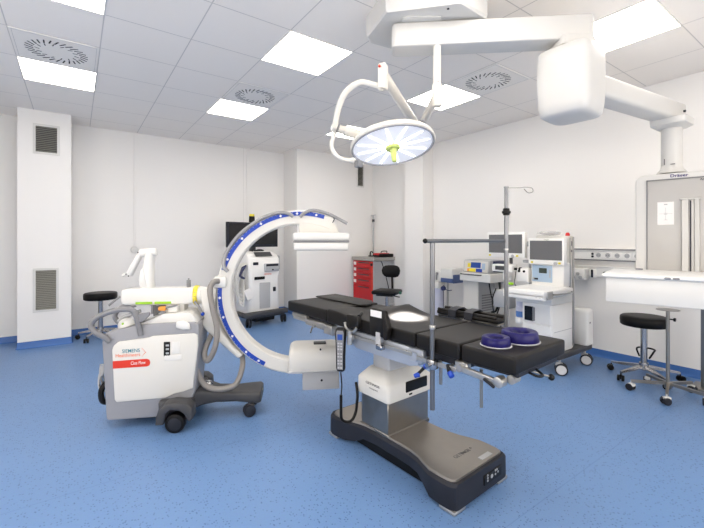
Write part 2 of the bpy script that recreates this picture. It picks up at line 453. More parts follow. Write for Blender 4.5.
def diffuser(label):
    r = thing('swirl_air_vent', label, 'air vent', cell(0, 2), 0, 'square swirl vents in the ceiling grid')
    p = MB(); p.bb((-0.296, -0.296, -0.006), (0.296, 0.296, 0), 0.002, 1)
    p.build('plate', 'tile_plate', r)
    s = MB()
    for k in range(28):
        aa = 2 * PI * k / 28
        s.box((0.192 * math.cos(aa), 0.192 * math.sin(aa), -0.0062), (0.064, 0.011, 0.0022), 0, 1, (0, 0, aa + 0.45))
        if k % 2 == 0: s.box((0.138 * math.cos(aa + .05), 0.138 * math.sin(aa + .05), -0.0062), (0.036, 0.008, 0.0022), 0, 1, (0, 0, aa + 0.5))
    s.build('slots', 'dark', r)
    e = MB()
    for a in (-1, 1): e.bb((a * .278 - .0015, -.28, -.0068), (a * .278 + .0015, .28, -.005)); e.bb((-.28, a * .278 - .0015, -.0068), (.28, a * .278 + .0015, -.005))
    e.build('plate_edge', 'ventgrey', r)
    return r
V0 = diffuser('swirl air vent nearest the left edge of the photo, next to a light panel')
dup(V0, cell(3, 2), 0, 'swirl air vent beside the small light panel in front of the back wall')
dup(V0, cell(6, -1), 0, 'swirl air vent under the white pendant arm, right of the surgical lamp')

# ------------------------------------------------------------------ wall grilles
def grille(name_label, w, h, loc, nsl):
    r = thing('wall_grille', name_label, 'air vent', loc, 0, 'louvred grilles in the walls')
    f = MB(); t = 0.028
    f.bb((-w / 2 - t, -0.012, 0), (-w / 2, 0, h), 0.002, 1); f.bb((w / 2, -0.012, 0), (w / 2 + t, 0, h), 0.002, 1)
    f.bb((-w / 2 - t, -0.012, -t), (w / 2 + t, 0, 0), 0.002, 1); f.bb((-w / 2 - t, -0.012, h), (w / 2 + t, 0, h + t), 0.002, 1)
    f.build('frame', 'white', r)
    MB().bb((-w / 2, -0.0015, 0), (w / 2, 0, h)).build('backing', 'dark', r)
    s = MB()
    for k in range(nsl):
        z = h * (k + 0.5) / nsl
        s.box((0, -0.007, z), (w, 0.003, h / nsl * 0.95), 0, 1, (R(-38), 0, 0))
    s.build('louvres', 'louvre', r)
    return r
grille('tall grey louvred grille low on the boxed shaft at left', 0.205, 0.50, (-0.305, 6.30, 0.47), 22)
grille('grey louvred grille high on the boxed shaft at left, near the ceiling', 0.215, 0.325, (-0.30, 6.30, 2.475), 14)
grille('narrow grey grille high on the far wall, under the rim of the surgical lamp', 0.13, 0.40, (4.66, 6.25, 2.44), 16)


# ================================================================== OPERATING TABLE
TL, TR = (1.705, 1.76), 3.5
TT = (TL[0], TL[1], 0)
t = thing('operating_table', 'long operating table with black padded top on a steel column and dark dog-bone base', 'operating table', TT, TR)
def dog(zlo, zhi, inset=0.0, mid=0.0):
    secs = []
    st = [(-0.497, .21), (-0.493, .228), (-0.48, .241), (-0.455, .249), (-0.40, .252), (-0.34, .250), (-0.28, .230), (-0.22, .207), (-0.15, .194), (-0.05, .19),
          (0.05, .19), (0.15, .19), (0.25, .196), (0.32, .212), (0.39, .236), (0.45, .25), (0.51, .252), (0.54, .243), (0.555, .228), (0.56, .21)]
    for y, wd in st:
        e = max(0.0, min(1.0, (0.36 - abs(y)) / 0.14)); e = e * e * (3 - 2 * e)
        lo = zlo + mid * e; hi = zhi
        wd -= inset; yy = y * (1 - inset / 0.51); c = 0.014 if hi - lo > .05 else 0.004
        secs.append([(0.02 - wd, yy, lo), (0.02 + wd, yy, lo), (0.02 + wd + 0.004, yy, lo + 0.01 if hi - lo > .05 else lo), (0.02 + wd + 0.002, yy, hi - c), (0.02 + wd - c, yy, hi), (0.02 - wd + c, yy, hi), (0.02 - wd - 0.002, yy, hi - c), (0.02 - wd - 0.004, yy, lo + 0.01 if hi - lo > .05 else lo)])
    return secs
base = MB().loft(dog(0.022, 0.150, 0, 0.056)).build('base_shell', 'charcoal', t, 32)
MB().loft(dog(0.149, 0.160, 0.02)).build('base_plate', 'plate', t, 25)
m = MB(); m.bb((-0.15, -0.42, 0.012), (0.19, 0.46, 0.13)); m.build('chassis_block', 'black', t)
for sx in (-1, 1):
    for y in (-0.447, 0.51):
        m = MB(); m.box((0.02 + sx * 0.20, y, 0.0115), (0.10, 0.098, 0.023), 0.009, 2)
        m.build('foot', 'alu', t)
m = MB(); m.box((0.105, -0.499, 0.085), (0.17, 0.01, 0.055), 0.004, 1)
sk = m.build('socket_panel', 'black', t)
m = MB()
for k, (x, z) in enumerate(((0.05, .106), (0.05, .092), (0.05, .078), (0.125, .106), (0.14, .106), (0.125, .086), (0.15, .09), (0.09, .088))):
    m.cyl((x, -0.5055, z), (x, -0.503, z), 0.006 if k != 7 else 0.011, seg=12)
m.build('socket_marks', 'lightgrey', sk)
m = MB(); m.box((0.12, -0.445, 0.161), (0.10, 0.03, 0.002))
m.build('rating_label', 'lightgrey', t)
lettering('GETINGE *', 0.034, 'greytext', t, (-0.03, -0.36, 0.1612), (1, -0.02, 0), (0, 1, 0), width=0.16)
# column
m = MB(); m.bb((-0.148, 0.05, 0.14), (0.228, 0.30, 0.375), 0.004, 1); m.bb((-0.154, 0.044, 0.14), (0.234, 0.306, 0.164), 0.003, 1)
m.build('column', 'steel', t)
secs = []
for z, x0, x1, y0, y1, r in ((0.362, -.165, .245, .030, .322, .02), (0.372, -.168, .248, .026, .325, .022), (0.460, -.166, .246, .028, .323, .022), (0.472, -.160, .24, .036, .318, .026), (0.512, -.10, .19, .11, .30, .03), (0.52, -.085, .175, .125, .29, .03)):
    secs.append([(x, y, z) for x, y in rrect(x1 - x0, y1 - y0, r, 5, (x0 + x1) / 2, (y0 + y1) / 2)])
hs = MB().loft(secs).build('column_housing', 'offwhite', t, 45)
m = MB(); m.box((0.085, 0.026, 0.432), (0.20, 0.012, 0.068), 0.02, 3); m.build('handle_recess', 'black', hs)
m = MB(); m.box((0.03, 0.0265, 0.381), (0.03, 0.004, 0.012), 0.002, 1); m.build('warning_label', 'black', hs)
lettering('GETINGE', 0.022, 'greytext', hs, (-0.1685, 0.235, 0.438), (0, -1, 0), (0, 0, 1), width=0.13)
lettering('maquet', 0.016, 'greytext', hs, (-0.1685, 0.20, 0.413), (0, -1, 0), (0, 0, 1), width=0.08)
m = MB(); m.bb((-0.07, 0.12, 0.505), (0.14, 0.28, 0.70), 0.02, 3); m.build('column_neck', 'lightgrey', t)
# top frame
m = MB()
m.prism([(-.265, .775), (-.265, .685), (-.20, .668), (.25, .668), (.335, .715), (.36, .775)], -.232, .232, 'yz', .006, 2); m.bb((-0.20, .36, 0.715), (0.20, .52, 0.775), .006, 1)
m.build('seat_frame', 'bluegrey', t)
for lo, hi in (((-0.20, -0.55, 0.735), (0.20, -0.27, 0.777)), ((-0.19, -0.80, 0.757), (0.19, -0.56, 0.78)), ((-0.21, 0.53, 0.757), (-0.02, 1.08, 0.785)), ((0.02, 0.53, 0.757), (0.21, 1.08, 0.785))):
    MB().bb(lo, hi, .005, 1).build('pad_support', 'charcoal', t)
for sx in (-1, 1):
    for y0, y1, z in ((-0.52, -0.27, .735), (-0.235, 0.46, .745), (0.56, 1.0, .755)):
        m = MB(); m.bb((sx * 0.25 - 0.004, y0, z - 0.011), (sx * 0.25 + 0.004, y1, z + 0.011), 0.002, 1)
        for y in (y0 + 0.05, (y0 + y1) / 2, y1 - 0.05): m.cyl((sx * 0.205, y, z), (sx * 0.25, y, z), 0.009, seg=10)
        m.build('side_rail', 'alu', t)
# joints on the left side
m = MB()
m.bb((-0.235, -0.30, 0.70), (-0.20, -0.20, 0.775), 0.006, 1)
m.cyl((-0.25, -0.255, 0.735), (-0.19, -0.255, 0.735), 0.022, seg=16)
m.build('joint', 'bluegrey', t)
m = MB(); m.bb((-0.235, -0.57, 0.725), (-0.195, -0.50, 0.775), 0.006, 1); m.cyl((-0.25, -0.535, 0.745), (-0.19, -0.535, 0.745), 0.018, seg=16)
m.build('joint', 'alu', t)
m = MB(); m.bb((-0.245, 0.50, 0.70), (-0.19, 0.60, 0.765), 0.008, 2); m.bb((-0.245, 0.60, 0.722), (-0.20, 0.84, 0.768), 0.006, 1); m.bb((-0.235, 0.84, 0.755), (-0.205, 1.05, 0.785), 0.004, 1); m.cyl((-0.25, 0.80, 0.745), (-0.235, 0.80, 0.745), 0.014, seg=12); m.cyl((-0.25, 0.63, 0.74), (-0.235, 0.63, 0.74), 0.016, seg=12); m.cyl((-0.25, 0.53, 0.735), (-0.19, 0.53, 0.735), 0.02, seg=16)
m.cyl((-0.262, 0.70, 0.735), (-0.235, 0.70, 0.735), 0.012, seg=12)
m.build('leg_joint', 'alu', t)
m = MB(); m.tube([(-0.24, 0.73, 0.735), (-0.255, 0.73, 0.715), (-0.275, 0.71, 0.705), (-0.30, 0.68, 0.70)], 0.006); m.sphere((-0.24, 0.73, 0.735), 0.013)
m.build('leg_release_lever', 'steel', t)
# chrome support arm of the end section
m = MB(); m.box((-0.235, -0.635, 0.737), (0.02, 0.23, 0.03), 0.005, 1, (R(4), 0, 0)); m.cyl((-0.25, -0.735, 0.735), (-0.205, -0.735, 0.735), 0.024, seg=18, bev=.004); m.cyl((-0.20, -0.77, 0.745), (-0.15, -0.77, 0.745), 0.02, seg=16); m.build('end_section_arm', 'alu', t)
m = MB(); m.box((-0.25, -0.695, 0.722), (0.012, 0.06, 0.014), 0.004, 1, (R(25), 0, 0)); m.build('arm_lever', 'charcoal', t)
m = MB(); m.cyl((-0.19, -0.619, 0.573), (-0.19, -0.619, 0.75), 0.008, seg=12); m.build('drop_rod', 'steel', t)
m = MB(); m.cyl((-0.24, -0.422, 0.636), (-0.24, -0.422, 0.74), 0.0085, seg=12); m.build('drop_rod', 'steel', t)
m = MB(); m.tube([(-0.10, -0.80, 0.765), (-0.09, -0.835, 0.755), (-0.05, -0.84, 0.752), (-0.03, -0.80, 0.765)], 0.006); m.build('grip_loop', 'black', t)
m = MB(); m.cyl((-0.06, -0.755, 0.762), (0.056, -0.83, 0.717), 0.005, seg=10)
lv = m.build('release_lever', 'steel', t)
m = MB(); m.sphere((0.056, -0.83, 0.717), 0.015); m.build('knob', 'black', lv)
for (y, z, dx) in ((-0.405, 0.722, -0.285), (-0.36, 0.667, -0.305)):
    m = MB(); m.cyl((-0.245, y, 0.735), (dx, y + 0.04, z), 0.008, seg=10); k_ = m.build('clamp_lever', 'black', t)
    m = MB(); m.cyl((dx + .012, y + 0.033, z + .004), (dx - .012, y + 0.047, z - .004), 0.014, 0.010, seg=14, bev=.003); m.build('grip', 'blue', k_)
m = MB(); m.cyl((-0.245, -0.47, 0.745), (-0.27, -0.50, 0.715), 0.011, seg=10); k_ = m.build('clamp_lever', 'black', t)
m = MB(); m.cyl((-0.268, -0.495, 0.722), (-0.275, -0.517, 0.705), 0.014, seg=14, bev=.004); m.build('grip', 'blue', k_)

def pad(x0, x1, y0, y1, z0, ztop, bev=0.014, nx=6, ny=14, corner=0.0):
    b = bmesh.new(); g = [[b.verts.new((x0 + (x1 - x0) * i / nx, y0 + (y1 - y0) * j / ny, ztop((x0 + (x1 - x0) * i / nx), y0 + (y1 - y0) * j / ny))) for j in range(ny + 1)] for i in range(nx + 1)]
    for i in range(nx):
        for j in range(ny): b.faces.new((g[i][j], g[i + 1][j], g[i + 1][j + 1], g[i][j + 1]))
    edge = [g[i][0] for i in range(nx + 1)] + [g[nx][j] for j in range(1, ny + 1)] + [g[i][ny] for i in range(nx - 1, -1, -1)] + [g[0][j] for j in range(ny - 1, 0, -1)]
    low = [b.verts.new((v.co.x, v.co.y, z0)) for v in edge]; n = len(edge)
    rim = []
    for k in range(n):
        b.faces.new((edge[k], low[k], low[(k + 1) % n], edge[(k + 1) % n]))
    b.faces.new(low)
    bmesh.ops.recalc_face_normals(b, faces=b.faces)
    b.edges.ensure_lookup_table()
    es = []
    for e in b.edges:
        if len(e.link_faces) == 2 and e.link_faces[0].normal.angle(e.link_faces[1].normal) > R(50): es.append(e)
    bmesh.ops.bevel(b, geom=es, offset=bev, segments=3, affect='EDGES', profile=0.6, clamp_overlap=True)
    m = MB(); m._merge(b); return m
def sm(a, b, x):
    k = max(0, min(1, (x - a) / (b - a))); return k * k * (3 - 2 * k)
pad(-0.247, 0.247, -0.815, -0.545, 0.782, lambda x, y: 0.86).build('head_pad', 'vinyl', t, 60)
pad(-0.247, 0.247, -0.537, -0.262, 0.782, lambda x, y: 0.861).build('shoulder_pad', 'vinyl', t, 60)
def hump(x, y):
    k = max(0.0, 1 - abs(y - .24) / .19)
    return 0.861 + 0.018 * sm(0.25, 0.52, y) * (1 - sm(-.1, .05, x)) + 0.045 * sm(-0.06, 0.23, x) * (k * k * .35 + k * .65)
pad(-0.247, 0.247, -0.255, 0.555, 0.782, hump, ny=30, nx=10).build('body_pad', 'vinyl', t, 60)
pad(-0.247, 0.247, 0.562, 1.10, 0.79, lambda x, y: 0.870).build('leg_pad', 'vinyl', t, 60)
m = MB(); m.prism([(0.03, 1.11), (0.03, 0.58), (0.042, 0.535), (0.075, 0.51), (0.12, 0.515), (0.17, 0.55), (0.247, 0.63), (0.247, 1.12), (0.05, 1.12)], 0.8705, 0.880, 'xy', 0.004, 2)
m.build('raised_leg_pad', 'vinyl', t, 60)

# gel rings
def gel_ring(label, lx, ly, ro, h):
    cc, ss = math.cos(R(TR)), math.sin(R(TR))
    r = thing('gel_head_ring', label, 'head ring', (TL[0] + lx * cc - ly * ss, TL[1] + lx * ss + ly * cc, 0.8605), 0, 'navy gel rings on the table end')
    ri = ro * 0.50
    prof = [(ri, 0.002), (ro * 0.98, 0.002), (ro * 1.0, h * 0.10), (ro * 0.97, h * 0.5), (ro * 0.93, h * 0.86), (ro * 0.89, h * .96), (ro * 0.84, h), (ro * 0.70, h * .965), (ri * 1.1, h * 0.90), (ri, h * 0.78), (ri, 0.002)]
    MB().lathe(prof, seg=40).build('ring', 'gel', r, 60)
    MB().lathe([(ri, 0.0), (ro * 1.07, 0.0), (ro * 1.07, 0.002), (ro * 0.99, 0.004), (ri, 0.002)], seg=40).build('film', 'film', r, 50)
    return r
gel_ring('smaller navy gel ring at the front of the two on the table end', -0.120, -0.652, 0.068, 0.042)
gel_ring('larger navy gel ring behind the small one on the table end', 0.043, -0.683, 0.090, 0.052)

def tl(x, y, z=0):
    cc, ss = math.cos(R(TR)), math.sin(R(TR)); return (TL[0] + x * cc - y * ss, TL[1] + x * ss + y * cc, z)
# arm board strapped along the far side
t = thing('arm_board', 'black padded arm board with two straps along the far side of the operating table', 'arm board', tl(0.325, -0.205, 0.80), TR)
m = MB(); m.box((0, 0, 0.078), (0.10, 0.45, 0.03), 0.012, 3); m.build('pad', 'vinyl', t)
m = MB(); m.box((0, 0, 0.055), (0.085, 0.44, 0.012), 0.003, 1); m.box((-0.045, 0, 0.035), (0.03, 0.07, 0.05), 0.006, 1); m.box((-0.065, 0, -0.04), (0.012, 0.05, 0.10), 0.003, 1); m.build('bracket', 'steel', t)
m = MB(); m.tube([(0.035, -0.215, 0.098), (0.035, 0.215, 0.098)], 0.012, smooth=0); m.tube([(-0.04, -0.215, 0.096), (-0.04, 0.215, 0.096)], 0.010, smooth=0); m.build('bolsters', 'vinyl', t)
for y in (0.09, -0.03):
    m = MB()
    m.loft([[(x, y + dy, z + dz) for dy, dz in ((-0.03, 0), (0.03, 0), (0.03, 0.006), (-0.03, 0.006))] for x, z in ((-0.062, 0.06), (-0.058, 0.10), (-0.03, 0.112), (0.03, 0.114), (0.058, 0.10), (0.062, 0.06))])
    m.build('strap', 'charcoal', t)

# screen frame: post on the left rail and the cross bar
t = thing('anaesthesia_screen', 'grey tubular screen bar with a black end knob, clamped to the near table rail', 'screen frame', tl(-0.266, -0.39, 0), TR)
m = MB(); m.cyl((0, 0, 0.505), (0, 0, 0.92), 0.0125, seg=16); m.cyl((0, 0, 0.92), (0, 0, 1.36), 0.0125, seg=16); m.build('post', 'pole', t)
m = MB(); m.cyl((0, 0, 0.91), (0, 0, 0.93), 0.016, seg=16, bev=.003); m.build('collar', 'alu', t)
m = MB(); m.box((0, 0, 0.735), (0.045, 0.05, 0.05), 0.008, 2); m.cyl((-0.045, 0, 0.735), (-0.02, 0, 0.735), 0.010, seg=12); m.build('clamp', 'chrome', t)
m = MB(); m.cyl((-0.05, 0, 1.354), (0.514, -0.093, 1.354), 0.0095, seg=14); m.build('cross_bar', 'pole', t)
m = MB(); m.sphere((-0.055, 0, 1.354), 0.0125); m.build('end_knob', 'black', t)
# infusion pole on the far rail
t = thing('infusion_pole', 'slim steel infusion pole with a wire hook and black collar on the far table rail', 'infusion pole', tl(0.262, -0.49, 0), TR)
m = MB(); m.cyl((0, 0, 0.66), (0, 0, 1.50), 0.0115, seg=16); m.cyl((0, 0, 1.50), (0, 0, 1.655), 0.0105, seg=16); m.cyl((0, 0, 1.655), (0, 0, 1.662), 0.013, seg=16); m.build('pole', 'pole', t)
m = MB(); m.lathe([(0.012, 1.498), (0.018, 1.50), (0.018, 1.507), (0.024, 1.511), (0.024, 1.521), (0.018, 1.526), (0.018, 1.536), (0.012, 1.54)], seg=20); m.build('collar', 'black', t)
m = MB(); m.cyl((0, 0, 1.30), (0, 0, 1.31), 0.013, seg=14); m.build('joint_ring', 'alu', t)
m = MB(); m.tube([(0, 0, 1.655), (0.05, -0.05, 1.655), (0.09, -0.06, 1.66), (0.125, -0.085, 1.656), (0.128, -0.09, 1.635), (0.105, -0.075, 1.628), (0.085, -0.06, 1.65)], 0.0025, 6); m.build('hook', 'steel', t)
m = MB(); m.box((-0.008, 0, 0.735), (0.045, 0.05, 0.05), 0.008, 2); m.build('clamp', 'chrome', t)

# hand control hung on the near rail
t = thing('hand_control', 'black hand control with a blue display hung by its cord on the near table rail', 'hand control', tl(-0.305, 0.315, 0.0), TR + 38)
m = MB()
secs = []
for z, w_, d_ in ((0.525, .034, .024), (0.53, .050, .030), (0.545, .058, .034), (0.62, .058, .036), (0.70, .064, .038), (0.765, .072, .042), (0.79, .066, .04), (0.802, .042, .028)):
    secs.append([(x - 0.01, y, z) for x, y in rrect(d_, w_, min(d_, w_) * 0.3, 4)])
MB_ = MB().loft(secs); b_ = MB_.build('body', 'black', t, 50)
m = MB(); m.prism([(-.018, .54), (.018, .54), (.019, .63), (.025, .77), (.02, .786), (-.02, .786), (-.025, .77), (-.019, .63)], -0.032, -0.026, 'yz', 0.001, 1); m.build('face_plate', 'grey', b_)
m = MB(); m.box((-0.0320, 0, 0.745), (0.002, 0.034, 0.036), 0.001, 1); m.build('display', 'lcdblue', b_)
m = MB()
for z in (0.705, 0.687, 0.669, 0.64, 0.622, 0.596, 0.578, 0.552):
    for y in (-0.009, 0.009): m.box((-0.0320, y, z), (0.0025, 0.012, 0.010), 0.001, 1)
m.build('buttons', 'lightgrey', b_)
m = MB(); m.box((0.018, 0, 0.775), (0.014, 0.03, 0.035), 0.004, 1); m.build('hanger', 'alu', t)
m = MB(); m.tube([(-0.01, 0, 0.518), (-0.006, -0.003, 0.47), (0.0, -0.004, 0.42), (-0.004, 0, 0.36)], 0.004)
m.tube([(-0.004, 0, 0.37), (-0.004, 0, 0.28), (0.0, -0.004, 0.215), (0.025, -0.035, 0.188), (0.055, -0.062, 0.195), (0.075, -0.08, 0.24), (0.08, -0.085, 0.29), (0.085, -0.088, 0.345), (0.105, -0.075, 0.42)], 0.0095, 10, 8)
m.build('cord', 'black', t)

# wrist cuff holders on the near rail
t = thing('padded_side_support', 'black side support with a white label, standing on the near rail of the operating table', 'side support', tl(-0.266, 0.005, 0), TR)
m = MB(); m.prism([(-0.07, 0.80), (-0.075, 0.91), (-0.06, 0.955), (0.05, 0.958), (0.075, 0.93), (0.07, 0.83), (0.055, 0.79)], -0.012, 0.014, 'yz', 0.008, 2)
m.prism([(-0.085, 0.79), (-0.10, 0.86), (-0.075, 0.93), (-0.055, 0.90), (-0.06, 0.79)], -0.025, 0.012, 'yz', 0.008, 2); m.build('pad', 'vinyl', t)
m = MB(); m.box((-0.0135, 0.01, 0.928), (0.003, 0.095, 0.038), 0.001, 1); lb = m.build('label', 'paper', t)
m = MB(); m.box((-0.008, -0.005, 0.775), (0.012, 0.042, 0.10), 0.004, 1); m.build('bracket', 'lightgrey', t)
m = MB(); m.box((-0.006, -0.02, 0.74), (0.04, 0.05, 0.03), 0.006, 1); m.build('clamp', 'chrome', t)
t = thing('wrist_cuff', 'low black padded cuff in a forked metal clamp beside the hand control', 'wrist cuff', tl(-0.266, 0.235, 0), TR)
m = MB(); m.box((0.0, 0, 0.845), (0.035, 0.115, 0.085), 0.012, 2, (0, 0, R(4))); m.tube([(0.0, -0.05, 0.885), (0.045, -0.02, 0.892), (0.085, 0.02, 0.889)], 0.012); m.build('pad', 'vinyl', t)
m = MB(); m.tube([(-0.012, 0.075, 0.83), (-0.016, 0.055, 0.795), (-0.016, 0.02, 0.785), (-0.016, -0.02, 0.79), (-0.012, -0.045, 0.815)], 0.009); m.cyl((-0.016, 0.02, 0.70), (-0.016, 0.02, 0.79), 0.016, seg=14); m.box((-0.008, 0.02, 0.745), (0.03, 0.04, 0.04), 0.005, 1); m.build('forked_clamp', 'alu', t)

# ================================================================== MOBILE C-ARM
t = thing('mobile_c_arm', 'white mobile C-arm x-ray machine with blue scale, grey hoses and dark wheeled chassis', 'x-ray machine', (0.569, 3.302, 0), -28)
CC = (1.05, 0.0, 0.941)
# chassis
secs = []
for x, w_, z0, z1 in ((-0.30, .16, .06, .14), (-0.28, .18, .055, .16), (0.0, .19, .055, .18), (0.08, .20, .06, .20), (0.22, .17, .08, .225), (0.30, .12, .10, .225), (0.40, .095, .105, .195), (0.55, .10, .105, .185), (0.66, .125, .10, .185), (0.72, .13, .095, .185), (0.74, .115, .10, .175)):
    secs.append([(x, y, z) for y, z in rrect(2 * w_, z1 - z0, 0.025, 3, 0, (z0 + z1) / 2)])
ch = MB().loft(secs).build('chassis', 'darkgrey', t, 45)
for sy in (-1, 1):
    prof = [(0.045, .07), (0.05, .13), (0.07, .185), (0.11, .215), (0.16, .225), (0.25, .215), (0.29, .18), (0.295, .10), (0.265, .085), (0.235, .14), (0.20, .165), (0.15, .172), (0.115, .15), (0.10, .07)]
    m = MB(); m.prism(prof, sy * 0.235, sy * 0.345, 'xz', 0.01, 2); m.bb((0.03, min(sy * .17, sy * .25), 0.09), (0.27, max(sy * .17, sy * .25), 0.20), 0.02, 2)
    m.build('wheel_cover', 'darkgrey', ch, 45)
    m = MB(); m.cyl((0.17, sy * 0.26, 0.068), (0.17, sy * 0.33, 0.068), 0.068, seg=32, bev=.012); wl = m.build('drive_wheel', 'black', t)
    m = MB(); m.cyl((0.17, sy * 0.325, 0.068), (0.17, sy * 0.334, 0.068), 0.045, seg=28, bev=.004); m.build('hub_cap', 'charcoal', wl)
    caster(t, 0.665, sy * 0.105, 0.045, 200, True, 'darkgrey', 'charcoal', mount=0.12)
    caster(t, -0.14, .04 + sy * 0.04, 0.03, 160, True, 'darkgrey', 'charcoal', mount=0.12)
m = MB(); m.box((0.738, 0.03, 0.15), (0.006, 0.028, 0.014), .002, 1); m.build('warning_label', 'yellow', ch)
# body
shell = [(-0.325, .062), (-0.335, .08), (-0.365, .64), (-0.345, .69), (-0.25, .715), (-0.135, .742), (0.065, .752), (0.27, .752), (0.30, .735), (0.305, .60), (0.275, .25), (0.24, .16), (0.10, .07)]
MB().prism(shell, -0.20, 0.06, 'xz', 0.018, 3).build('body_shell', 'shellgrey', t, 50)
pan = [(-0.262, .195), (-0.275, .215), (-0.292, .57), (-0.282, .60), (-0.25, .628), (-0.04, .652), (-0.02, .662), (0.27, .672), (0.295, .66), (0.298, .58), (0.262, .27), (0.20, .25), (0.13, .235), (0.07, .21)]
for sy in (-1,):
    p_ = MB().prism(pan, sy * 0.196, sy * 0.212, 'xz', 0.006, 2).build('side_panel', 'offwhite', t, 50)
    if sy < 0:
        m = MB(); m.prism([(-0.284, .438), (-0.285, .492), (-0.055, .500), (-0.038, .492), (-0.032, .472), (-0.038, .452), (-0.055, .445)], -0.2135, -0.211, 'xz'); rl = m.build('red_band', 'redlabel', p_)
        lettering('Cios Flow', 0.034, 'paper', rl, (-0.165, -0.214, 0.461), (1, 0, 0.03), (0, 0, 1), bold=0.0, width=0.10)
        lettering('SIEMENS', 0.036, 'teal', p_, (-0.224, -0.2125, 0.548), (1, 0, 0.03), (0, 0, 1), bold=0.0002, width=0.12)
        lettering('Healthineers', 0.036, 'orangetext', p_, (-0.268, -0.2125, 0.517), (1, 0, 0.03), (0, 0, 1), bold=0.0, width=0.165)
        m = MB()
        for k in range(4):
            for sgn in (-1, 1):
                m.cyl((-0.065 - k * 0.0075, -0.213, 0.548 + sgn * k * 0.009), (-0.065 - k * 0.0075, -0.2115, 0.548 + sgn * k * 0.009), 0.004 - k * 0.0004, seg=8)
        m.build('dotted_arrow', 'orangetext', p_)
        m = MB(); m.box((0.082, -0.212, 0.565), (0.045, 0.006, 0.105), 0.004, 1); k_ = m.build('socket_field', 'black', p_)
        m = MB()
        for z in (0.535, 0.565, 0.592): m.box((0.086, -0.2155, z), (0.022, 0.002, 0.014), 0.001, 1)
        m.build('sockets', 'lightgrey', k_)
        m = MB(); m.box((0.143, -0.2125, 0.572), (0.055, 0.004, 0.09), 0.01, 2); m.box((0.125, -0.213, 0.50), (0.12, 0.004, 0.042), 0.012, 2); m.build('access_flap', 'white', p_)
MB().prism([(-0.345, .675), (-0.27, .70), (-0.15, .735), (-0.10, .755), (0.0, .795), (0.04, .81), (0.22, .818), (0.245, .81), (0.285, .745), (-0.13, .738), (-0.26, .708)], -0.175, 0.115, 'xz', 0.012, 2).build('top_cover', 'white', t, 50)
m = MB(); m.sphere((-0.235, -0.10, 0.725), 0.062, (1, 1, 0.85), 20); dm = m.build('dome', 'white', t)
m = MB(); m.sphere((-0.243, -0.153, 0.745), 0.009); m.build('green_lamp', 'lime', dm)
MB().bb((-0.362, -0.16, 0.20), (-0.345, 0.10, 0.55), 0.003, 1).build('rear_panel', 'grey', t)
for sy in (-1, 1):
    k_ = 1 if sy < 0 else .6
    m = MB(); m.tube([(-0.313, sy * k_ * .20, .63), (-0.340, sy * k_ * .215, .665), (-0.396, sy * k_ * .22, .702), (-0.425, sy * k_ * .22, .755), (-0.380, sy * k_ * .22, .812), (-0.269, sy * k_ * .22, .855), (-0.164, sy * k_ * .22, .860), (-0.129, sy * k_ * .22, .823), (-0.114, sy * k_ * .215, .758), (-0.098, sy * k_ * .205, .67)], 0.0195, 12, 6)
    hd = m.build('push_handle', 'grey', t, 60)
    m = MB(); m.prism([(-0.135, .825), (-0.035, .838), (-0.03, .82), (-0.07, .775), (-0.13, .75)], sy * k_ * .215 - .012, sy * k_ * .215 + .012, 'xz', 0.005, 1); m.build('paddle', 'grey', hd)
    m = MB(); m.tube([(-0.20, sy * 0.05, .80), (-0.27, sy * .06, .78), (-0.31, sy * 0.07, .745)], 0.014); m.build('brake_lever', 'lightgrey', t)
m = MB()
for k in range(7):
    a = k * 0.9
    m.tube([(-0.345, -0.13 + 0.012 * k, .40 + .02 * math.sin(a)), (-0.395 - .006 * k, -0.15 + .012 * k, .37 + .01 * k), (-0.405 - .006 * (k % 3), -0.16 + .015 * k, .31), (-0.385 - .01 * (k % 2), -0.14 + .01 * k, .25 + .012 * k), (-0.33, -0.12, .29 + .01 * k)], 0.006, 6, 4)
m.build('cable_bundle', 'lightgrey', t)
m = MB(); m.tube([(-0.35, -0.13, .33), (-0.385, -0.16, .27), (-0.375, -0.16, .19), (-0.33, -0.12, .17)], 0.02, 8, 5); m.build('foot_switch_cord', 'black', t)
# lifting column and horizontal carriage
m = MB(); m.bb((0.02, -0.06, 0.80), (0.16, 0.06, 0.88), 0.012, 2); m.build('lifting_column', 'offwhite', t)
secs = []
for x, w_, z0, z1 in ((-0.298, .062, .885, .965), (-0.288, .073, .872, .98), (-0.265, .079, .866, .988), (-0.20, .08, .862, .99), (0.16, .08, .862, .99), (0.222, .075, .866, .988)):
    secs.append([(x, y, z) for y, z in rrect(2 * w_, z1 - z0, 0.024, 4, 0, (z0 + z1) / 2)])
ca = MB().loft(secs).build('carriage', 'white', t, 45)
m = MB(); m.box((-0.125, -0.081, 0.882), (0.12, 0.006, 0.018), 0.002, 1); m.box((0.01, -0.081, 0.882), (0.12, 0.006, 0.018), 0.002, 1); m.build('green_strip', 'lime', ca)
m = MB(); m.cyl((0.175, 0, .985), (0.175, 0, 1.045), 0.016, seg=14, bev=.003); m.cyl((0.175, 0, 1.045), (0.175, 0, 1.058), 0.006, seg=10); m.build('clamp_knob', 'grey', ca)
m = MB(); m.tube([(-0.31, -0.04, .93), (-0.34, -0.05, .905), (-0.385, -0.05, .865)], 0.008); m.tube([(-0.19, -0.06, .862), (-0.23, -0.07, .850), (-0.27, -0.075, .838)], 0.011); m.build('brake_handles', 'grey', ca)
m = MB(); m.lathe([(0, 0), (0.074, 0), (0.077, 0.004), (0.077, 0.026), (0.074, 0.03), (0, 0.03)], (0.222, 0, .925), (1, 0, 0), 32); yr = m.build('scale_ring', 'yellow', t)
m = MB()
for k in range(16):
    a = 2 * PI * k / 16; m.box((0.238, 0.0765 * math.cos(a), .925 + .0765 * math.sin(a)), (0.014, 0.003, 0.003), 0, 1, (a, 0, 0))
m.build('scale_ticks', 'grey', yr)
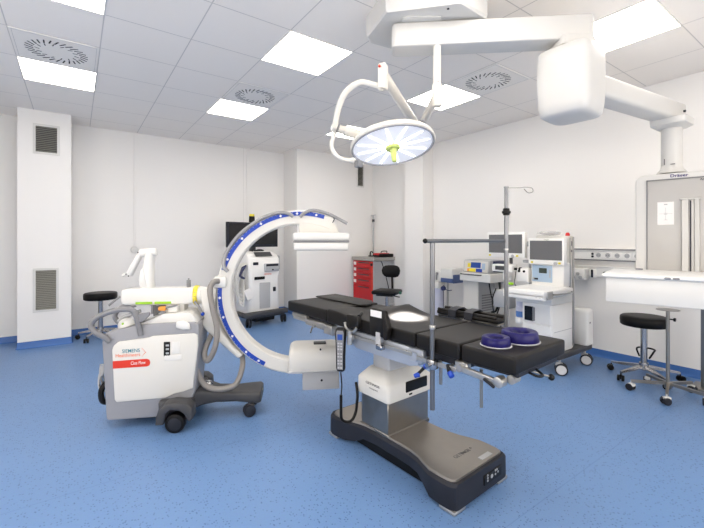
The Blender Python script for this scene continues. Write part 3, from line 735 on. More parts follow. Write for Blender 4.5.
m = MB(); m.lathe([(0, 0), (0.066, 0), (0.068, 0.02), (0.055, 0.10), (0.05, 0.13), (0, 0.13)], (0.252, 0, .925), (1, 0, 0), 32); m.build('swivel_cone', 'white', t)
MB().prism([(0.27, .975), (0.345, .99), (0.40, 1.02), (0.38, .80), (0.44, .64), (0.52, .53), (0.60, .455), (0.56, .432), (0.32, .66), (0.285, .71), (0.31, .75)], -0.075, 0.055, 'xz', 0.014, 2).build('arc_guide', 'offwhite', t, 50)
m = MB(); m.tube([(0.24, -0.075, .885), (0.27, -0.088, .85), (0.30, -0.092, .795)], [0.010] * 20, 8, 5); gl = m.build('guide_lever', 'grey', t)
m = MB(); m.sphere((0.302, -0.092, .792), 0.015); m.build('blue_tip', 'blue', gl)
# prescription lever and orange connector on the top
m = MB(); m.box((0.02, -0.12, .845), (0.05, 0.04, 0.03), 0.006, 1); m.build('connector', 'orange', t)
m = MB(); m.box((0.025, -0.12, .82), (0.03, 0.03, 0.04), 0.004, 1); m.box((-0.05, -0.13, .84), (0.012, 0.012, 0.065), 0.003, 1); m.tube([(0.045, -0.125, .85), (0.09, -0.14, .862), (0.135, -0.15, .872)], 0.007); m.build('control_stalks', 'grey', t)
m = MB(); m.bb((0.06, -0.13, .815), (0.13, -0.05, .862), 0.01, 2); m.build('pedestal', 'white', t)
# folded stand on the carriage
secs = []
for z, x, w_ in ((.98, -0.13, .09), (1.0, -0.128, .10), (1.06, -0.125, .085), (1.15, -0.118, .075), (1.22, -0.112, .066), (1.26, -0.11, .06)):
    secs.append([(x + a, b, z) for a, b in rrect(w_, 0.09, 0.03, 4)])
st = MB().loft(secs).build('monitor_stand', 'white', t, 50)
m = MB(); m.cyl((-0.185, 0, 1.255), (-0.06, 0, 1.265), 0.032, seg=20, bev=.006); m.build('stand_arm', 'white', st)
m = MB(); m.prism([(-0.195, 1.255), (-0.165, 1.245), (-0.245, 1.075), (-0.285, 1.095)], -0.03, 0.03, 'xz', 0.012, 2); m.prism([(-0.18, 1.05), (-0.165, 1.13), (-0.14, 1.15), (-0.115, 1.0), (-0.17, .995)], -0.05, 0.05, 'xz', 0.012, 2)
m.tube([(-0.27, 0, 1.10), (-0.31, 0, 1.085)], 0.012, smooth=0)
m.build('folded_arm', 'white', st, 50)
m = MB()
for x, z in ((-0.188, 1.262), (-0.272, 1.098), (-0.255, 1.083)): m.cyl((x, -0.034, z), (x, -0.029, z), 0.005, seg=8)
m.build('screws', 'black', st)
# the C
cr = MB().arc(CC, 0.542, 0.655, 66, 284, -0.06, 0.055, 90, bev=0.012).build('c_ring', 'offwhite', t, 40)
def ring_strip(a0, a1): return MB().arc((CC[0], 0, CC[2]), 0.612, 0.644, a0, a1, -0.0635, -0.058, 40)
for a0, a1 in ((73, 98), (99, 163), (175, 243)):
    ring_strip(a0, a1).build('blue_scale', 'blue', cr)
m = MB()
for a in (79, 93, 105, 120, 137, 155, 183, 197, 212, 227, 238):
    a_ = R(a); m.box((CC[0] + .628 * math.cos(a_), -0.0642, CC[2] + .628 * math.sin(a_)), (0.016, 0.0015, 0.016), 0, 1, (0, R(45) - a_, 0))
for a in range(75, 242, 3):
    if 162 < a < 177: continue
    a_ = R(a); m.box((CC[0] + .640 * math.cos(a_), -0.0642, CC[2] + .640 * math.sin(a_)), (0.008, 0.001, 0.002), 0, 1, (0, -a_, 0))
m.build('scale_marks', 'paper', cr)
def polar(r, a, y=0): return (CC[0] + r * math.cos(R(a)), y, CC[2] + r * math.sin(R(a)))
m = MB(); m.tube([polar(.59, 163, -.072), polar(.625, 161, -.077), polar(.650, 156, -.07), polar(.660, 148, -.062), polar(.663, 135, -.06), polar(.663, 120, -.06), polar(.661, 110, -.062), polar(.653, 104, -.068), polar(.633, 99, -.077), polar(.605, 96, -.075)], 0.0145, 10, 6); m.build('guard_rail', 'railgrey', cr, 60)
m = MB(); m.tube([polar(.60, 91, -.072), polar(.63, 88, -.078), polar(.655, 84, -.07), polar(.664, 79.5, -.062), polar(.664, 74, -.06), polar(.662, 68, -.055), polar(.66, 62, -.05), (1.42, -.05, 1.492)], 0.0135, 10, 6); m.build('guard_rail', 'railgrey', cr, 60)
m = MB(); m.tube([(1.315, -.05, 1.545), (1.305, -.05, 1.515), (1.295, -.05, 1.50)], 0.010); m.build('rail_foot', 'charcoal', cr)
m = MB(); m.bb((0.375, -0.085, 0.985), (0.475, 0.04, 1.075), 0.018, 2); m.build('hose_block', 'white', cr)
# detector
m = MB(); m.prism([(1.03, 1.40), (1.03, 1.53), (1.10, 1.565), (1.25, 1.54), (1.335, 1.48), (1.36, 1.40)], -0.058, 0.07, 'xz', 0.014, 2); m.build('detector_mount', 'offwhite', t, 50)
m = MB(); m.box((1.205, 0, 1.383), (0.44, 0.40, 0.062), 0.02, 3); dt = m.build('detector_housing', 'white', t)
m = MB(); m.box((1.205, 0, 1.346), (0.43, 0.392, 0.016), 0.004, 1); m.build('seal', 'grey', dt)
m = MB(); m.box((1.205, 0, 1.308), (0.43, 0.395, 0.066), 0.02, 3); m.build('detector_plate', 'white', dt)
# tube head
secs = []
for z, x0, x1, w_ in ((.330, .955, 1.355, .15), (.338, .95, 1.36, .155), (.465, .955, 1.355, .15), (.495, .965, 1.35, .13), (.515, .985, 1.34, .10)):
    secs.append([(x, y, z) for x, y in rrect(x1 - x0, 2 * w_, 0.035, 4, (x0 + x1) / 2, 0)])
th = MB().loft(secs).build('x_ray_tube_housing', 'offwhite', t, 50)
m = MB(); m.bb((0.945, -0.158, 0.325), (1.362, 0.158, 0.342), 0.008, 2); m.build('bumper', 'lightgrey', th)
m = MB(); m.box((1.20, -0.02, .52), (0.10, 0.05, 0.018), 0.004, 1); m.build('collimator_window', 'darkgrey', th)
m = MB(); m.bb((1.06, -0.115, 0.175), (1.35, 0.115, 0.33), 0.008, 2); lb = m.build('lower_housing', 'lightgrey', th)
m = MB(); m.cyl((1.21, -0.118, .25), (1.21, -0.113, .25), 0.009, seg=12); m.cyl((1.20, -0.135, .497), (1.20, -0.12, .497), 0.007, seg=12); m.build('screw', 'charcoal', lb)
# hoses
m = MB(); m.tube([(0.42, -.08, 1.04), (0.385, -.105, 1.035), (0.362, -.12, .975), (0.385, -.13, .833), (0.418, -.14, .69), (0.412, -.15, .58), (0.385, -.15, .495), (0.345, -.14, .447), (0.322, -.12, .50), (0.342, -.08, .58), (0.385, .02, .675), (0.45, .09, .63), (0.51, .09, .55), (0.562, .06, .461), (0.592, -.04, .375), (0.56, -.11, .262), (0.49, -.135, .232), (0.40, -.14, .232), (0.326, -.14, .268), (0.282, -.14, .351), (0.253, -.14, .465), (0.25, -.15, .632), (0.235, -.16, .69), (0.17, -.17, .735)], 0.021, 12, 7)
m.build('power_hose', 'cable_grey', t, 60)
m = MB(); m.prism([(0.14, .715), (0.145, .76), (0.19, .768), (0.235, .745), (0.245, .70), (0.19, .70)], -0.215, -0.185, 'xz', 0.01, 2); m.build('hose_socket', 'white', t, 50)
m = MB(); m.sphere((0.33, -0.05, .245), 0.03, (1.4, 1, .8)); m.tube([(0.30, -.09, .24), (0.33, -.10, .255), (0.37, -.08, .235)], 0.008); m.build('hose_clip', 'chrome', t)

# ================================================================== STOOLS
def round_stool(label, loc, rz, seat_r, seat_z, leg_r, ring):
    t = thing('round_stool', label, 'stool', loc, rz)
    m = MB(); m.lathe([(0, -.012), (seat_r - .010, -.012), (seat_r, -.004), (seat_r + .003, .04), (seat_r, .070), (seat_r - .012, .080), (seat_r * .6, .083), (0, .084)], (0, 0, seat_z - .084), seg=40); m.build('seat', 'seatvinyl', t, 60)
    m = MB(); m.cyl((0, 0, seat_z - .115), (0, 0, seat_z - .084), 0.03, seg=16); m.build('seat_plate', 'black', t)
    m = MB(); m.cyl((0, 0, 0.10), (0, 0, seat_z - .11), 0.029, seg=20); m.cyl((0, 0, .085), (0, 0, .15), 0.045, .04, seg=20); m.build('gas_column', 'chrome', t)
    if ring:
        m = MB(); m.tube([(0.045, -0.01, .20), (0.08, -0.035, .27), (0.03, -0.09, .277), (-0.05, -0.085, .277), (-0.075, -0.02, .27), (-0.045, 0.0, .20)], 0.008, 8, 6); m.build('foot_lever', 'black', t)
    for k in range(5):
        a = 2 * PI * k / 5 + .1; c, s_ = math.cos(a), math.sin(a)
        m = MB(); m.loft([[(c * r_ - s_ * p, s_ * r_ + c * p, z + q) for p, q in ((-w_, -h), (w_, -h), (w_ * .8, h), (-w_ * .8, h))] for r_, z, w_, h in ((0.03, .115, .02, .016), (0.15, .10, .017, .013), (leg_r, .082, .013, .009))])
        lg = m.build('leg', 'chrome', t)
        caster(lg, c * leg_r, s_ * leg_r, 0.028, 40 + 70 * k, True, 'black', 'black', mount=.078)
    return t
round_stool('black round stool on chrome legs against the back wall, left of the C-arm', (0.285, 6.40, 0), 10, 0.20, 0.632, 0.27, False)
round_stool('black round stool with foot lever behind the thin stand at right', (4.56, 1.44, 0), 82, 0.196, 0.612, 0.29, True)

# ================================================================== MONITOR CART
t = thing('monitor_cart', 'white x-ray viewing cart with two black screens behind the C-arm', 'cart', (2.43, 6.06, 0), 8)
m = MB(); m.box((0, 0.0, 0.165), (0.66, 0.56, 0.07), 0.03, 3); m.box((0, -0.27, 0.20), (0.78, 0.08, 0.08), 0.02, 2); bs = m.build('base', 'darkgrey', t)
m = MB(); m.box((0.02, -0.0, 0.10), (0.36, 0.40, 0.08), 0.02, 2); m.build('battery_box', 'black', bs)
for x, y in ((-0.30, -0.24), (0.34, -0.24), (-0.28, 0.25), (0.28, 0.25)): caster(t, x, y, 0.068, 60 + 40 * x, True, 'charcoal', 'charcoal', mount=.15)
secs = []
for z, w_, y0, y1 in ((.20, .53, -.22, .24), (.22, .55, -.23, .25), (.72, .53, -.22, .25), (.82, .56, -.23, .25), (1.05, .57, -.22, .25), (1.13, .55, -.14, .25), (1.17, .47, -.04, .24)):
    secs.append([(x, y, z) for x, y in rrect(w_, y1 - y0, 0.05, 5, 0, (y0 + y1) / 2)])
bd = MB().loft(secs).build('body', 'brightwhite', t, 45)
m = MB(); m.bb((-0.10, -0.236, 0.27), (0.09, -0.222, 0.68), 0.03, 3); m.build('front_door', 'lightgrey', t)
m = MB(); m.bb((-0.02, -0.262, .85), (0.24, -0.215, .98), 0.01, 2); dr = m.build('drive_bay', 'lightgrey', t)
m = MB(); m.bb((0.0, -0.265, .935), (0.225, -0.25, .972), 0.004, 1); m.build('shelf_slot', 'charcoal', dr)
m = MB(); m.box((0.12, -0.264, .88), (0.03, .006, .02), .002, 1); m.build('drive_button', 'black', dr)
m = MB(); m.box((-0.10, -0.232, .755), (0.18, .02, .045), .006, 1); m.build('handle_slot', 'black', t)
m = MB(); m.box((-0.17, -0.232, .985), (0.09, .02, .045), .006, 1); m.build('switch', 'charcoal', t)
m = MB(); m.box((0.17, -0.23, .56), (0.05, .02, .07), .006, 1); m.build('lock', 'charcoal', t)
lettering('SIEMENS', .03, 'orangetext', t, (-0.02, -0.233, .80), (1, 0, 0), (0, 0, 1), width=.13)
m = MB(); m.box((0.0, -0.165, 1.128), (0.30, 0.10, 0.012), .004, 1, (R(40), 0, 0)); m.build('keyboard_flap', 'darkgrey', t)
m = MB(); m.sphere((0.06, 0.05, 1.18), 0.05, (1.6, 1, .5)); m.build('dark_cloth', 'black', t)
m = MB(); m.cyl((-0.11, -0.02, 1.16), (-0.11, -0.02, 1.20), .012, seg=10); m.cyl((-0.05, 0.0, 1.16), (-0.05, 0.0, 1.195), .012, seg=10); m.build('knobs', 'charcoal', t)
m = MB(); m.bb((0.27, -0.15, .86), (0.335, 0.05, 1.10), 0.025, 3); m.build('side_handle', 'lightgrey', t)
m = MB(); m.box((-0.02, 0.14, 1.40), (0.09, 0.07, 0.5), .01, 2); m.build('monitor_post', 'darkgrey', t)
for x, rz in ((-0.27, 4), (0.185, -3)):
    m = MB(); m.box((x - .02, 0.06, 1.44), (0.465, 0.055, 0.40), 0.008, 2, (0, 0, R(rz))); mo = m.build('monitor', 'charcoal', t)
    m = MB(); m.box((x - .02 + .03 * math.sin(R(rz)), 0.0312, 1.45), (0.40, 0.004, 0.325), 0.0, 1, (0, 0, R(rz))); m.build('screen', 'blackscreen', mo)
m = MB(); m.cyl((-0.03, 0.14, 1.65), (-0.03, 0.14, 1.745), 0.05, .045, seg=18); sl = m.build('signal_lamp', 'black', t)
m = MB(); m.cyl((-0.03, 0.14, 1.745), (-0.03, 0.14, 1.785), 0.042, seg=18, bev=.008); m.build('yellow_cap', 'yellow', sl)
for k in range(6):
    a = .05 * k
    m = MB(); m.tube([(-0.29, -0.18 + .03 * k, .98), (-0.40 - .014 * k, -0.17 + .03 * k, .92), (-0.43 - .016 * (k % 4), -0.15 + .03 * k, .66 + .03 * k), (-0.41, -0.17 + .03 * k, .40 + .045 * k), (-0.36 + .01 * k, -0.19 + .02 * k, .34 + .05 * k), (-0.33, -0.16 + .03 * k, .60), (-0.35, -0.14, .85)], .0115, 6, 5)
    m.build('coiled_cable', 'cable_white', t)
m = MB()
for k in range(5): m.tube([(-0.31, -0.18 + .02 * k, .96), (-0.37 - .012 * k, -0.20, .90 - .02 * k), (-0.40, -0.18, .80), (-0.33, -0.17, .76)], .016, 6, 4)
m.build('dark_plugs', 'navy', t)
m = MB(); m.box((-0.30, -0.25, .52), (0.11, .008, .17), .002, 1, (0, R(-22), 0)); m.build('paper_tag', 'paper', t)

# ================================================================== RED DRAWER CART (front faces -X)
t = thing('drawer_trolley', 'red fronted drawer trolley with grey top in the far corner', 'trolley', (4.70, 5.875, 0), -90)
m = MB(); m.bb((-0.325, -0.26, 0.12), (0.325, 0.255, 0.14)); m.bb((-0.325, -0.25, .14), (-0.30, .255, .965)); m.bb((0.295, -0.25, .14), (0.315, -.21, .965)); m.bb((0.295, .215, .14), (0.315, .255, .965)); m.bb((-0.3, .235, .14), (0.30, .255, .965)); m.bb((0.27, -.21, .14), (0.285, .235, .965)); m.build('cabinet', 'lightgrey', t)
m = MB(); m.bb((-0.34, -0.275, .965), (0.34, .26, 1.03), 0.006, 1); m.build('worktop', 'alu', t)
for k, (z0, z1) in enumerate(((.845, .955), (.735, .84), (.625, .73), (.50, .62), (.15, .495))):
    m = MB(); m.bb((-0.295, -0.268, z0), (0.262, -0.2, z1), .006, 1); dr = m.build('drawer', 'red', t)
    m = MB(); m.box((0.04, -0.278, z1 - .028), (.34, .02, .018), .004, 1); m.build('handle', 'darkgrey', dr)
    if k < 4:
        m = MB(); m.box((-0.235, -0.2695, (z0 + z1) / 2 + .005), (.075, .003, .06)); m.build('label_card', 'paper', dr)
m = MB(); m.bb((0.262, -0.272, .15), (0.3, -0.22, .955), .004, 1); m.build('locking_bar', 'redlabel', t)
m = MB(); m.box((0.285, -.275, .90), (.05, .03, .05), .008, 1); m.build('lock', 'black', t)
for x in (-.28, .28):
    for y in (-.2, .2): caster(t, x, y, .05, 30, True, 'lightgrey', 'charcoal', mount=.125)
m = MB(); m.cyl((-.265, .21, 1.03), (-.265, .21, 1.85), .016, seg=12); m.box((-.265, .21, 1.856), (.16, .014, .014), .003, 1); ip = m.build('infusion_rod', 'lightgrey', t)
m = MB(); m.cyl((-.265, .21, 1.72), (-.265, .21, 1.77), .026, seg=12); m.build('clamp', 'charcoal', ip)
m = MB(); m.tube([(0.345, -.1, .96), (0.37, -.08, .9), (.36, .05, .55), (.35, .12, .3)], .008); m.build('power_cable', 'black', t)
t = thing('equipment_case', 'red and black equipment case lying on the grey top of the drawer trolley', 'case', (4.78, 5.665, 1.031), -90)
m = MB(); m.bb((-0.11, -.16, 0), (0.13, .14, .065), .015, 2); m.build('body', 'black', t)
m = MB(); m.bb((-0.115, -.165, .035), (0.06, .10, .075), .012, 2); m.build('red_cover', 'red', t)
m = MB(); m.tube([(0.02, -.08, .075), (.03, -.07, .11), (.03, .05, .11), (.02, .06, .075)], .009, 8, 3); m.build('handle', 'black', t)
t = thing('cable_coil', 'small black coiled lead beside the red case on the trolley top', 'cable', (4.76, 5.99, 1.031), 0)
m = MB(); m.lathe([(.05, 0), (.075, 0), (.075, .02), (.05, .02)], seg=24); m.build('coil', 'black', t)
m = MB(); m.tube([(0, .06, .01), (.01, .07, .07), (0, .02, .095), (-.02, -.05, .07), (-.01, -.065, .02)], .012); m.build('loop', 'black', t)

# chair in front of the trolley
t = thing('swivel_chair', 'small black swivel chair with backrest in front of the red trolley', 'chair', (3.83, 4.46, 0), -60)
m = MB(); m.box((0, 0, .575), (.38, .38, .06), .028, 3); m.build('seat', 'seatvinyl', t)
m = MB(); m.box((0, 0, .535), (.26, .26, .03), .01, 2); m.tube([(.10, -.05, .53), (.2, -.08, .52), (.225, -.085, .52)], .008); m.build('mechanism', 'black', t)
secs = []
for z, w_ in ((.775, .13), (.79, .22), (.83, .28), (.88, .30), (.93, .27), (.955, .20), (.965, .1)):
    secs.append([(x, y + .03 * (abs(x) / .15) ** 2 * -1, z) for x, y in rrect(w_, .05, .022, 4, 0, .21)])
MB().loft(secs).build('backrest', 'seatvinyl', t, 55)
m = MB(); m.tube([(0, .12, .53), (0, .24, .54), (0, .25, .64), (0, .235, .84)], .017, 8, 5); m.build('back_bracket', 'black', t)
m = MB(); m.cyl((0, 0, .10), (0, 0, .53), .026, seg=16); m.build('gas_column', 'chrome', t)
m = MB(); m.cyl((.21, -.05, .575), (.24, -.05, .575), .02, seg=12); m.build('side_knob', 'tealcap', t)
for k in range(5):
    a = 2 * PI * k / 5; c, s_ = math.cos(a), math.sin(a)
    m = MB(); m.loft([[(c * r_ - s_ * p, s_ * r_ + c * p, z + q) for p, q in ((-w_, -h), (w_, -h), (w_, h), (-w_, h))] for r_, z, w_, h in ((0.02, .12, .02, .018), (.27, .085, .014, .01))]); lg = m.build('leg', 'chrome', t)
    caster(lg, c * .27, s_ * .27, .028, 50 * k, True, 'black', 'black', mount=.08)

# ================================================================== SUCTION UNIT at the right wall
t = thing('suction_unit', 'white and blue suction unit with a pale canister near the wall column', 'suction unit', (4.74, 4.07, 0), -90)
m = MB(); m.bb((-0.16, -.16, .05), (0.16, .16, .075), .01, 1); bs = m.build('base', 'lightgrey', t)
for x in (-.13, .13):
    for y in (-.13, .13): caster(t, x, y, .022, 20, True, 'lightgrey', 'charcoal', mount=.055)
m = MB(); m.cyl((0, 0, .07), (0, 0, .72), .016, seg=12); m.build('pole', 'alu', t)
m = MB(); m.bb((-0.03, -.13, .74), (.20, .12, .92), .015, 2); hb = m.build('pump_housing', 'white', t)
m = MB(); m.bb((-0.028, -.134, .705), (.205, .118, .775), .012, 2); m.bb((.20, -.12, .70), (.215, .11, .83), .006, 1); m.build('blue_band', 'bluecase', hb)
m = MB(); m.cyl((-0.12, -.06, .70), (-0.12, -.06, .88), .07, seg=24, bev=.01); m.cyl((-.05, -.11, .71), (-.05, -.11, .87), .03, seg=18, bev=.006); vl = m.build('filter_head', 'white', t)
m = MB(); m.cyl((-0.10, -.138, .83), (-0.10, -.125, .83), .022, seg=16); m.box((-.11, -.13, .77), (.03, .02, .08), .004, 1); m.build('gauge', 'grey', vl)
m = MB(); m.bb((-0.215, -.15, .60), (-.055, .02, .70), .01, 2); m.build('canister_lid', 'white', t)
m = MB(); m.cyl((-0.135, -.06, .16), (-0.135, -.06, .60), .075, .08, seg=28); m.cyl((-0.135, -.06, .072), (-0.135, -.06, .16), .08, seg=28); m.build('canister', 'canister', t)
m = MB(); m.cyl((0.02, -.14, .61), (0.02, -.10, .61), .035, seg=16); m.cyl((0.02, -.12, .30), (0.02, -.12, .66), .006, seg=8); m.tube([(0.05, -.12, .60), (.12, -.13, .59), (.19, -.13, .60)], .006); m.build('valve', 'navy', t)

# ================================================================== ELECTROSURGICAL CART (front faces -X)
t = thing('electrosurgical_cart', 'grey pillar cart with louvred side behind the arm board', 'cart', (4.66, 3.40, 0), -90)
m = MB(); m.bb((-0.16, -.18, .12), (.085, .20, .80), .006, 1); pl = m.build('pillar', 'offwhite', t)
m = MB(); m.bb((.084, -.17, .13), (.088, .19, .79)); m.build('side_panel', 'lightgrey', pl)
m = MB()
for k in range(9): m.bb((.083, -.10, .30 + k * .035), (.092, .17, .318 + k * .035), .002, 1)
m.build('side_louvres', 'grey', pl)
m = MB(); m.bb((-0.22, -.26, .08), (.26, .24, .13), .015, 2); m.build('base', 'darkgrey', t)
for x in (-.17, .21):
    for y in (-.2, .18): caster(t, x, y, .04, 30, True, 'darkgrey', 'charcoal', mount=.09)
m = MB(); m.bb((-0.17, -.25, .79), (.33, .23, .905), .006, 1); sh = m.build('shelf', 'white', t)
m = MB(); m.tube([(-.13, -.255, .885), (-.11, -.29, .885), (.17, -.29, .885), (.19, -.255, .885)], .007, 8, 2); m.build('shelf_rail', 'charcoal', sh)
m = MB(); m.tube([(.30, 0, .79), (.33, -.05, .6), (.30, -.08, .42), (.22, -.06, .38)], .014); m.tube([(.25, .05, .79), (.30, .02, .55), (.29, -.05, .36), (.2, 0, .26)], .009); m.tube([(.2, -.1, .79), (.27, -.15, .62), (.30, -.12, .48)], .008); m.build('cables', 'black', t)
t = thing('electrosurgical_generator', 'grey generator box with blue and yellow front on the louvred pillar cart', 'electrosurgical unit', (4.66, 3.38, 0.906), -90)
secs = []
prof = [(-.19, 0), (-.17, .16), (-.15, .175), (.16, .175), (.17, .16), (.17, 0)]
m = MB(); m.prism([(y, z) for y, z in prof], -.18, .24, 'yz', .006, 1); m.build('housing', 'lightgrey', t)
m = MB(); m.bb((.238, -.10, .02), (.27, .165, .165), .006, 1); m.build('side_case', 'navy', t)
tilt = math.atan2(.02, .16)
def fp(x, z, w_, h, nm, mt): 
    m = MB(); m.box((x, -.19 + z * .125 - .002, z), (w_, .006, h), .002, 1, (-tilt, 0, 0)); return m.build(nm, mt, t)
fp(.03, .085, .385, .15, 'front_panel', 'offwhite')
def fp2(x, z, w_, h, nm, mt): 
    m = MB(); m.box((x, -.19 + z * .125 - .006, z), (w_, .006, h), .002, 1, (-tilt, 0, 0)); return m.build(nm, mt, t)
fp2(.03, .105, .16, .075, 'display', 'lcdblue'); fp2(-.08, .10, .05, .055, 'yellow_field', 'yellow'); fp2(-.02, .035, .11, .045, 'yellow_field', 'yellow'); fp2(.09, .035, .10, .045, 'blue_field', 'blue'); fp2(.155, .09, .05, .085, 'blue_field', 'bluepanel'); fp2(-.09, .035, .03, .04, 'orange_field', 'orange')

# ================================================================== ANAESTHESIA MACHINE (front faces -X)
t = thing('anaesthesia_machine', 'tall white anaesthesia machine with grey screen, pale blue panel and twin wheels', 'anaesthesia machine', (4.15, 2.17, 0), -90)
m = MB(); m.prism([(-.32, -.22), (.225, -.22), (.225, .50), (.02, .50), (.0, .24), (-.32, .24)], .15, .21, 'xy', .012, 2); m.build('base', 'darkgrey', t)
for x, y, a in ((.20, -.18, 30), (.20, .37, 20), (-.28, -.18, 20), (-.28, .18, 40)): caster(t, x, y, .060, a, True, 'lightgrey', 'tyre_white', mount=.155, wwid=.026)
m = MB(); m.bb((-.14, -.27, .21), (.185, .13, .70), .008, 2); lw = m.build('lower_cabinet', 'brightwhite', t)
for z0, z1 in ((.50, .70), (.38, .49), (.24, .37)):
    m = MB(); m.bb((-.135, -.282, z0), (.165, -.262, z1), .006, 1); dr = m.build('drawer', 'brightwhite', lw)
    if z0 == .50:
        m = MB(); m.bb((-.11, -.288, .515), (-.01, -.278, .665), .004, 1); dw = m.build('breathing_window', 'blackscreen', dr)
        m = MB(); m.bb((-.02, -.291, .52), (.005, -.28, .66), .003, 1); m.build('window_trim', 'grey', dr)
m = MB(); m.bb((-.20, -.30, .70), (.185, .14, .785), .012, 2); m.build('frame_deck', 'white', t)
m = MB(); m.bb((.184, -.25, .425), (.187, .12, .43)); m.build('side_seam', 'lightgrey', t)
m = MB(); m.bb((-.19, -.55, .80), (.245, .02, .868), .012, 2); m.bb((-.19, -.55, .775), (.245, -.50, .83), .010, 2); tr = m.build('work_tray', 'brightwhite', t)
m = MB(); m.bb((-.17, -.53, .866), (.225, -.02, .871), .004, 1); m.build('tray_mat', 'brightwhite', tr)
m = MB(); m.bb((.237, -.50, .785), (.253, -.40, .862), .004, 1); m.tube([(.25, -.40, .83), (.28, -.38, .83), (.28, -.06, .83), (.25, -.04, .83)], .008, 8, 2); m.build('tray_rail', 'alu', tr)
lettering('- - -', .02, 'greytext', tr, (.16, -.5515, .80), (1, 0, 0), (0, 0, 1), width=.08)
m = MB(); m.bb((-.17, -.05, .868), (.185, .12, 1.12), .012, 2); up = m.build('upper_housing', 'brightwhite', t)
m = MB(); m.bb((-.155, -.058, .905), (.065, -.045, 1.085), .008, 2); bp = m.build('control_panel', 'bluepanel', up)
m = MB(); m.bb((-.075, -.063, 1.0), (.01, -.052, 1.055), .003, 1); m.build('display', 'lcd', bp)
m = MB(); m.bb((.035, -.063, .955), (.05, -.052, 1.04), .003, 1); m.cyl((-.135, -.064, .94), (-.135, -.05, .94), .010, seg=12); m.build('flow_knobs', 'lightgrey', bp)
m = MB(); m.box((-.11, -.0605, .935), (.05, .004, .02), .001, 1); m.build('panel_buttons', 'charcoal', bp)
m = MB(); m.bb((-.17, .04, .21), (.178, .17, 1.40), .012, 2); rc = m.build('rear_column', 'offwhite', t)
m = MB(); m.bb((.17, .07, .8), (.19, .09, 1.38), .004, 1); m.bb((.17, .14, .24), (.19, .165, 1.39), .004, 1); m.build('column_rails', 'alu', rc)
m = MB(); m.box((.178, .11, 1.32), (.014, .03, .05), .003, 1); m.cyl((.175, .11, 1.24), (.19, .11, 1.24), .012, seg=12); m.build('column_fittings', 'grey', rc)
m = MB(); m.bb((-.175, -.10, 1.095), (.21, -.03, 1.375), .012, 2); sm_ = m.build('monitor', 'brightwhite', t)
m = MB(); m.bb((-.155, -.1045, 1.145), (.19, -.095, 1.35), .002, 1); m.build('screen', 'screen', sm_)
m = MB()
for x in (-.13, .165): m.box((x, -.1035, 1.117), (.026, .004, .02), .002, 1)
m.build('yellow_keys', 'yellow', sm_)
m = MB(); m.cyl((.125, -.115, 1.112), (.125, -.095, 1.112), .018, seg=18, bev=.004); m.build('dial', 'lightgrey', sm_)
lettering('Dräger', .018, 'greytext', sm_, (0, -.1025, 1.355), (1, 0, 0), (0, 0, 1), width=.055)
m = MB(); m.bb((-.10, -.03, 1.15), (.12, .08, 1.32), .01, 1); m.build('monitor_mount', 'lightgrey', t)
m = MB(); m.lathe([(0, 0), (.022, 0), (.022, .02), (.013, .035), (0, .038)], (.14, .12, 1.40), seg=16); m.build('alarm_lamp', 'red', t)
# breathing parts on the left
m = MB(); m.bb((-.335, -.06, .885), (-.20, .06, 1.04), .012, 2); bx = m.build('vapour_module', 'brightwhite', t)
m = MB()
for x in (-.305, -.245): m.cyl((x, -.068, 1.005), (x, -.055, 1.005), .014, seg=12)
m.build('ports', 'black', bx)
m = MB(); m.cyl((-.19, -.22, .64), (-.19, -.22, .70), .045, seg=20, bev=.006); m.cyl((-.19, -.22, .52), (-.19, -.22, .64), .048, seg=24, bev=.008); ab = m.build('absorber_canister', 'canister', t)
m = MB(); m.cyl((-.19, -.22, .53), (-.19, -.22, .59), .0487, seg=20); m.build('blue_granules', 'bottle', ab)
m = MB(); m.cyl((-.19, -.22, .70), (-.19, -.22, .76), .034, seg=18); m.build('canister_holder', 'charcoal', t)
m = MB(); m.cyl((-.19, -.22, .46), (-.19, -.22, .52), .05, seg=20, bev=.006); m.build('canister_base', 'brightwhite', t)
m = MB(); m.bb((-.29, .10, .8), (-.17, .20, 1.36), .01, 1); m.bb((-.35, .11, 1.30), (-.29, .17, 1.34), .006, 1); m.bb((-.30, .0, 1.10), (-.16, .1, 1.13), .006, 1); m.build('side_bracket', 'lightgrey', t)
m = MB(); m.box((-.255, -.30, .882), (.05, .03, .026), .006, 1); m.build('tray_clip', 'lime', t)
m = MB(); m.tube([(-.38, 0, 1.04), (-.375, -.02, .95), (-.385, -.02, .85), (-.36, .02, .80)], .006); m.build('thin_hose', 'cable_grey', t)

t = thing('patient_monitor', 'white framed monitor on an arm, left of the anaesthesia machine', 'monitor', (4.13, 2.66, 1.15), -90)
m = MB(); m.bb((-.245, -.03, 0), (.245, .03, .30), .012, 2); fr = m.build('frame', 'brightwhite', t)
m = MB(); m.bb((-.215, -.034, .055), (.215, -.028, .27), .002, 1); m.build('screen', 'screen', fr)
m = MB()
for x in (-.20, .155): m.box((x, -.0325, .025), (.03, .004, .02), .002, 1)
m.build('yellow_keys', 'yellow', fr)
m = MB(); m.cyl((.10, -.04, .02), (.10, -.028, .02), .02, seg=18, bev=.004); m.build('dial', 'lightgrey', fr)
m = MB(); m.tube([(0, .03, .14), (.03, .10, .14), (.20, .13, .15), (.27, .13, .15)], .018, 8, 4); m.build('arm', 'lightgrey', t)
m = MB(); m.box((0.06, .0, -.035), (.03, .03, .07), .005, 1); m.build('post', 'darkgrey', t)

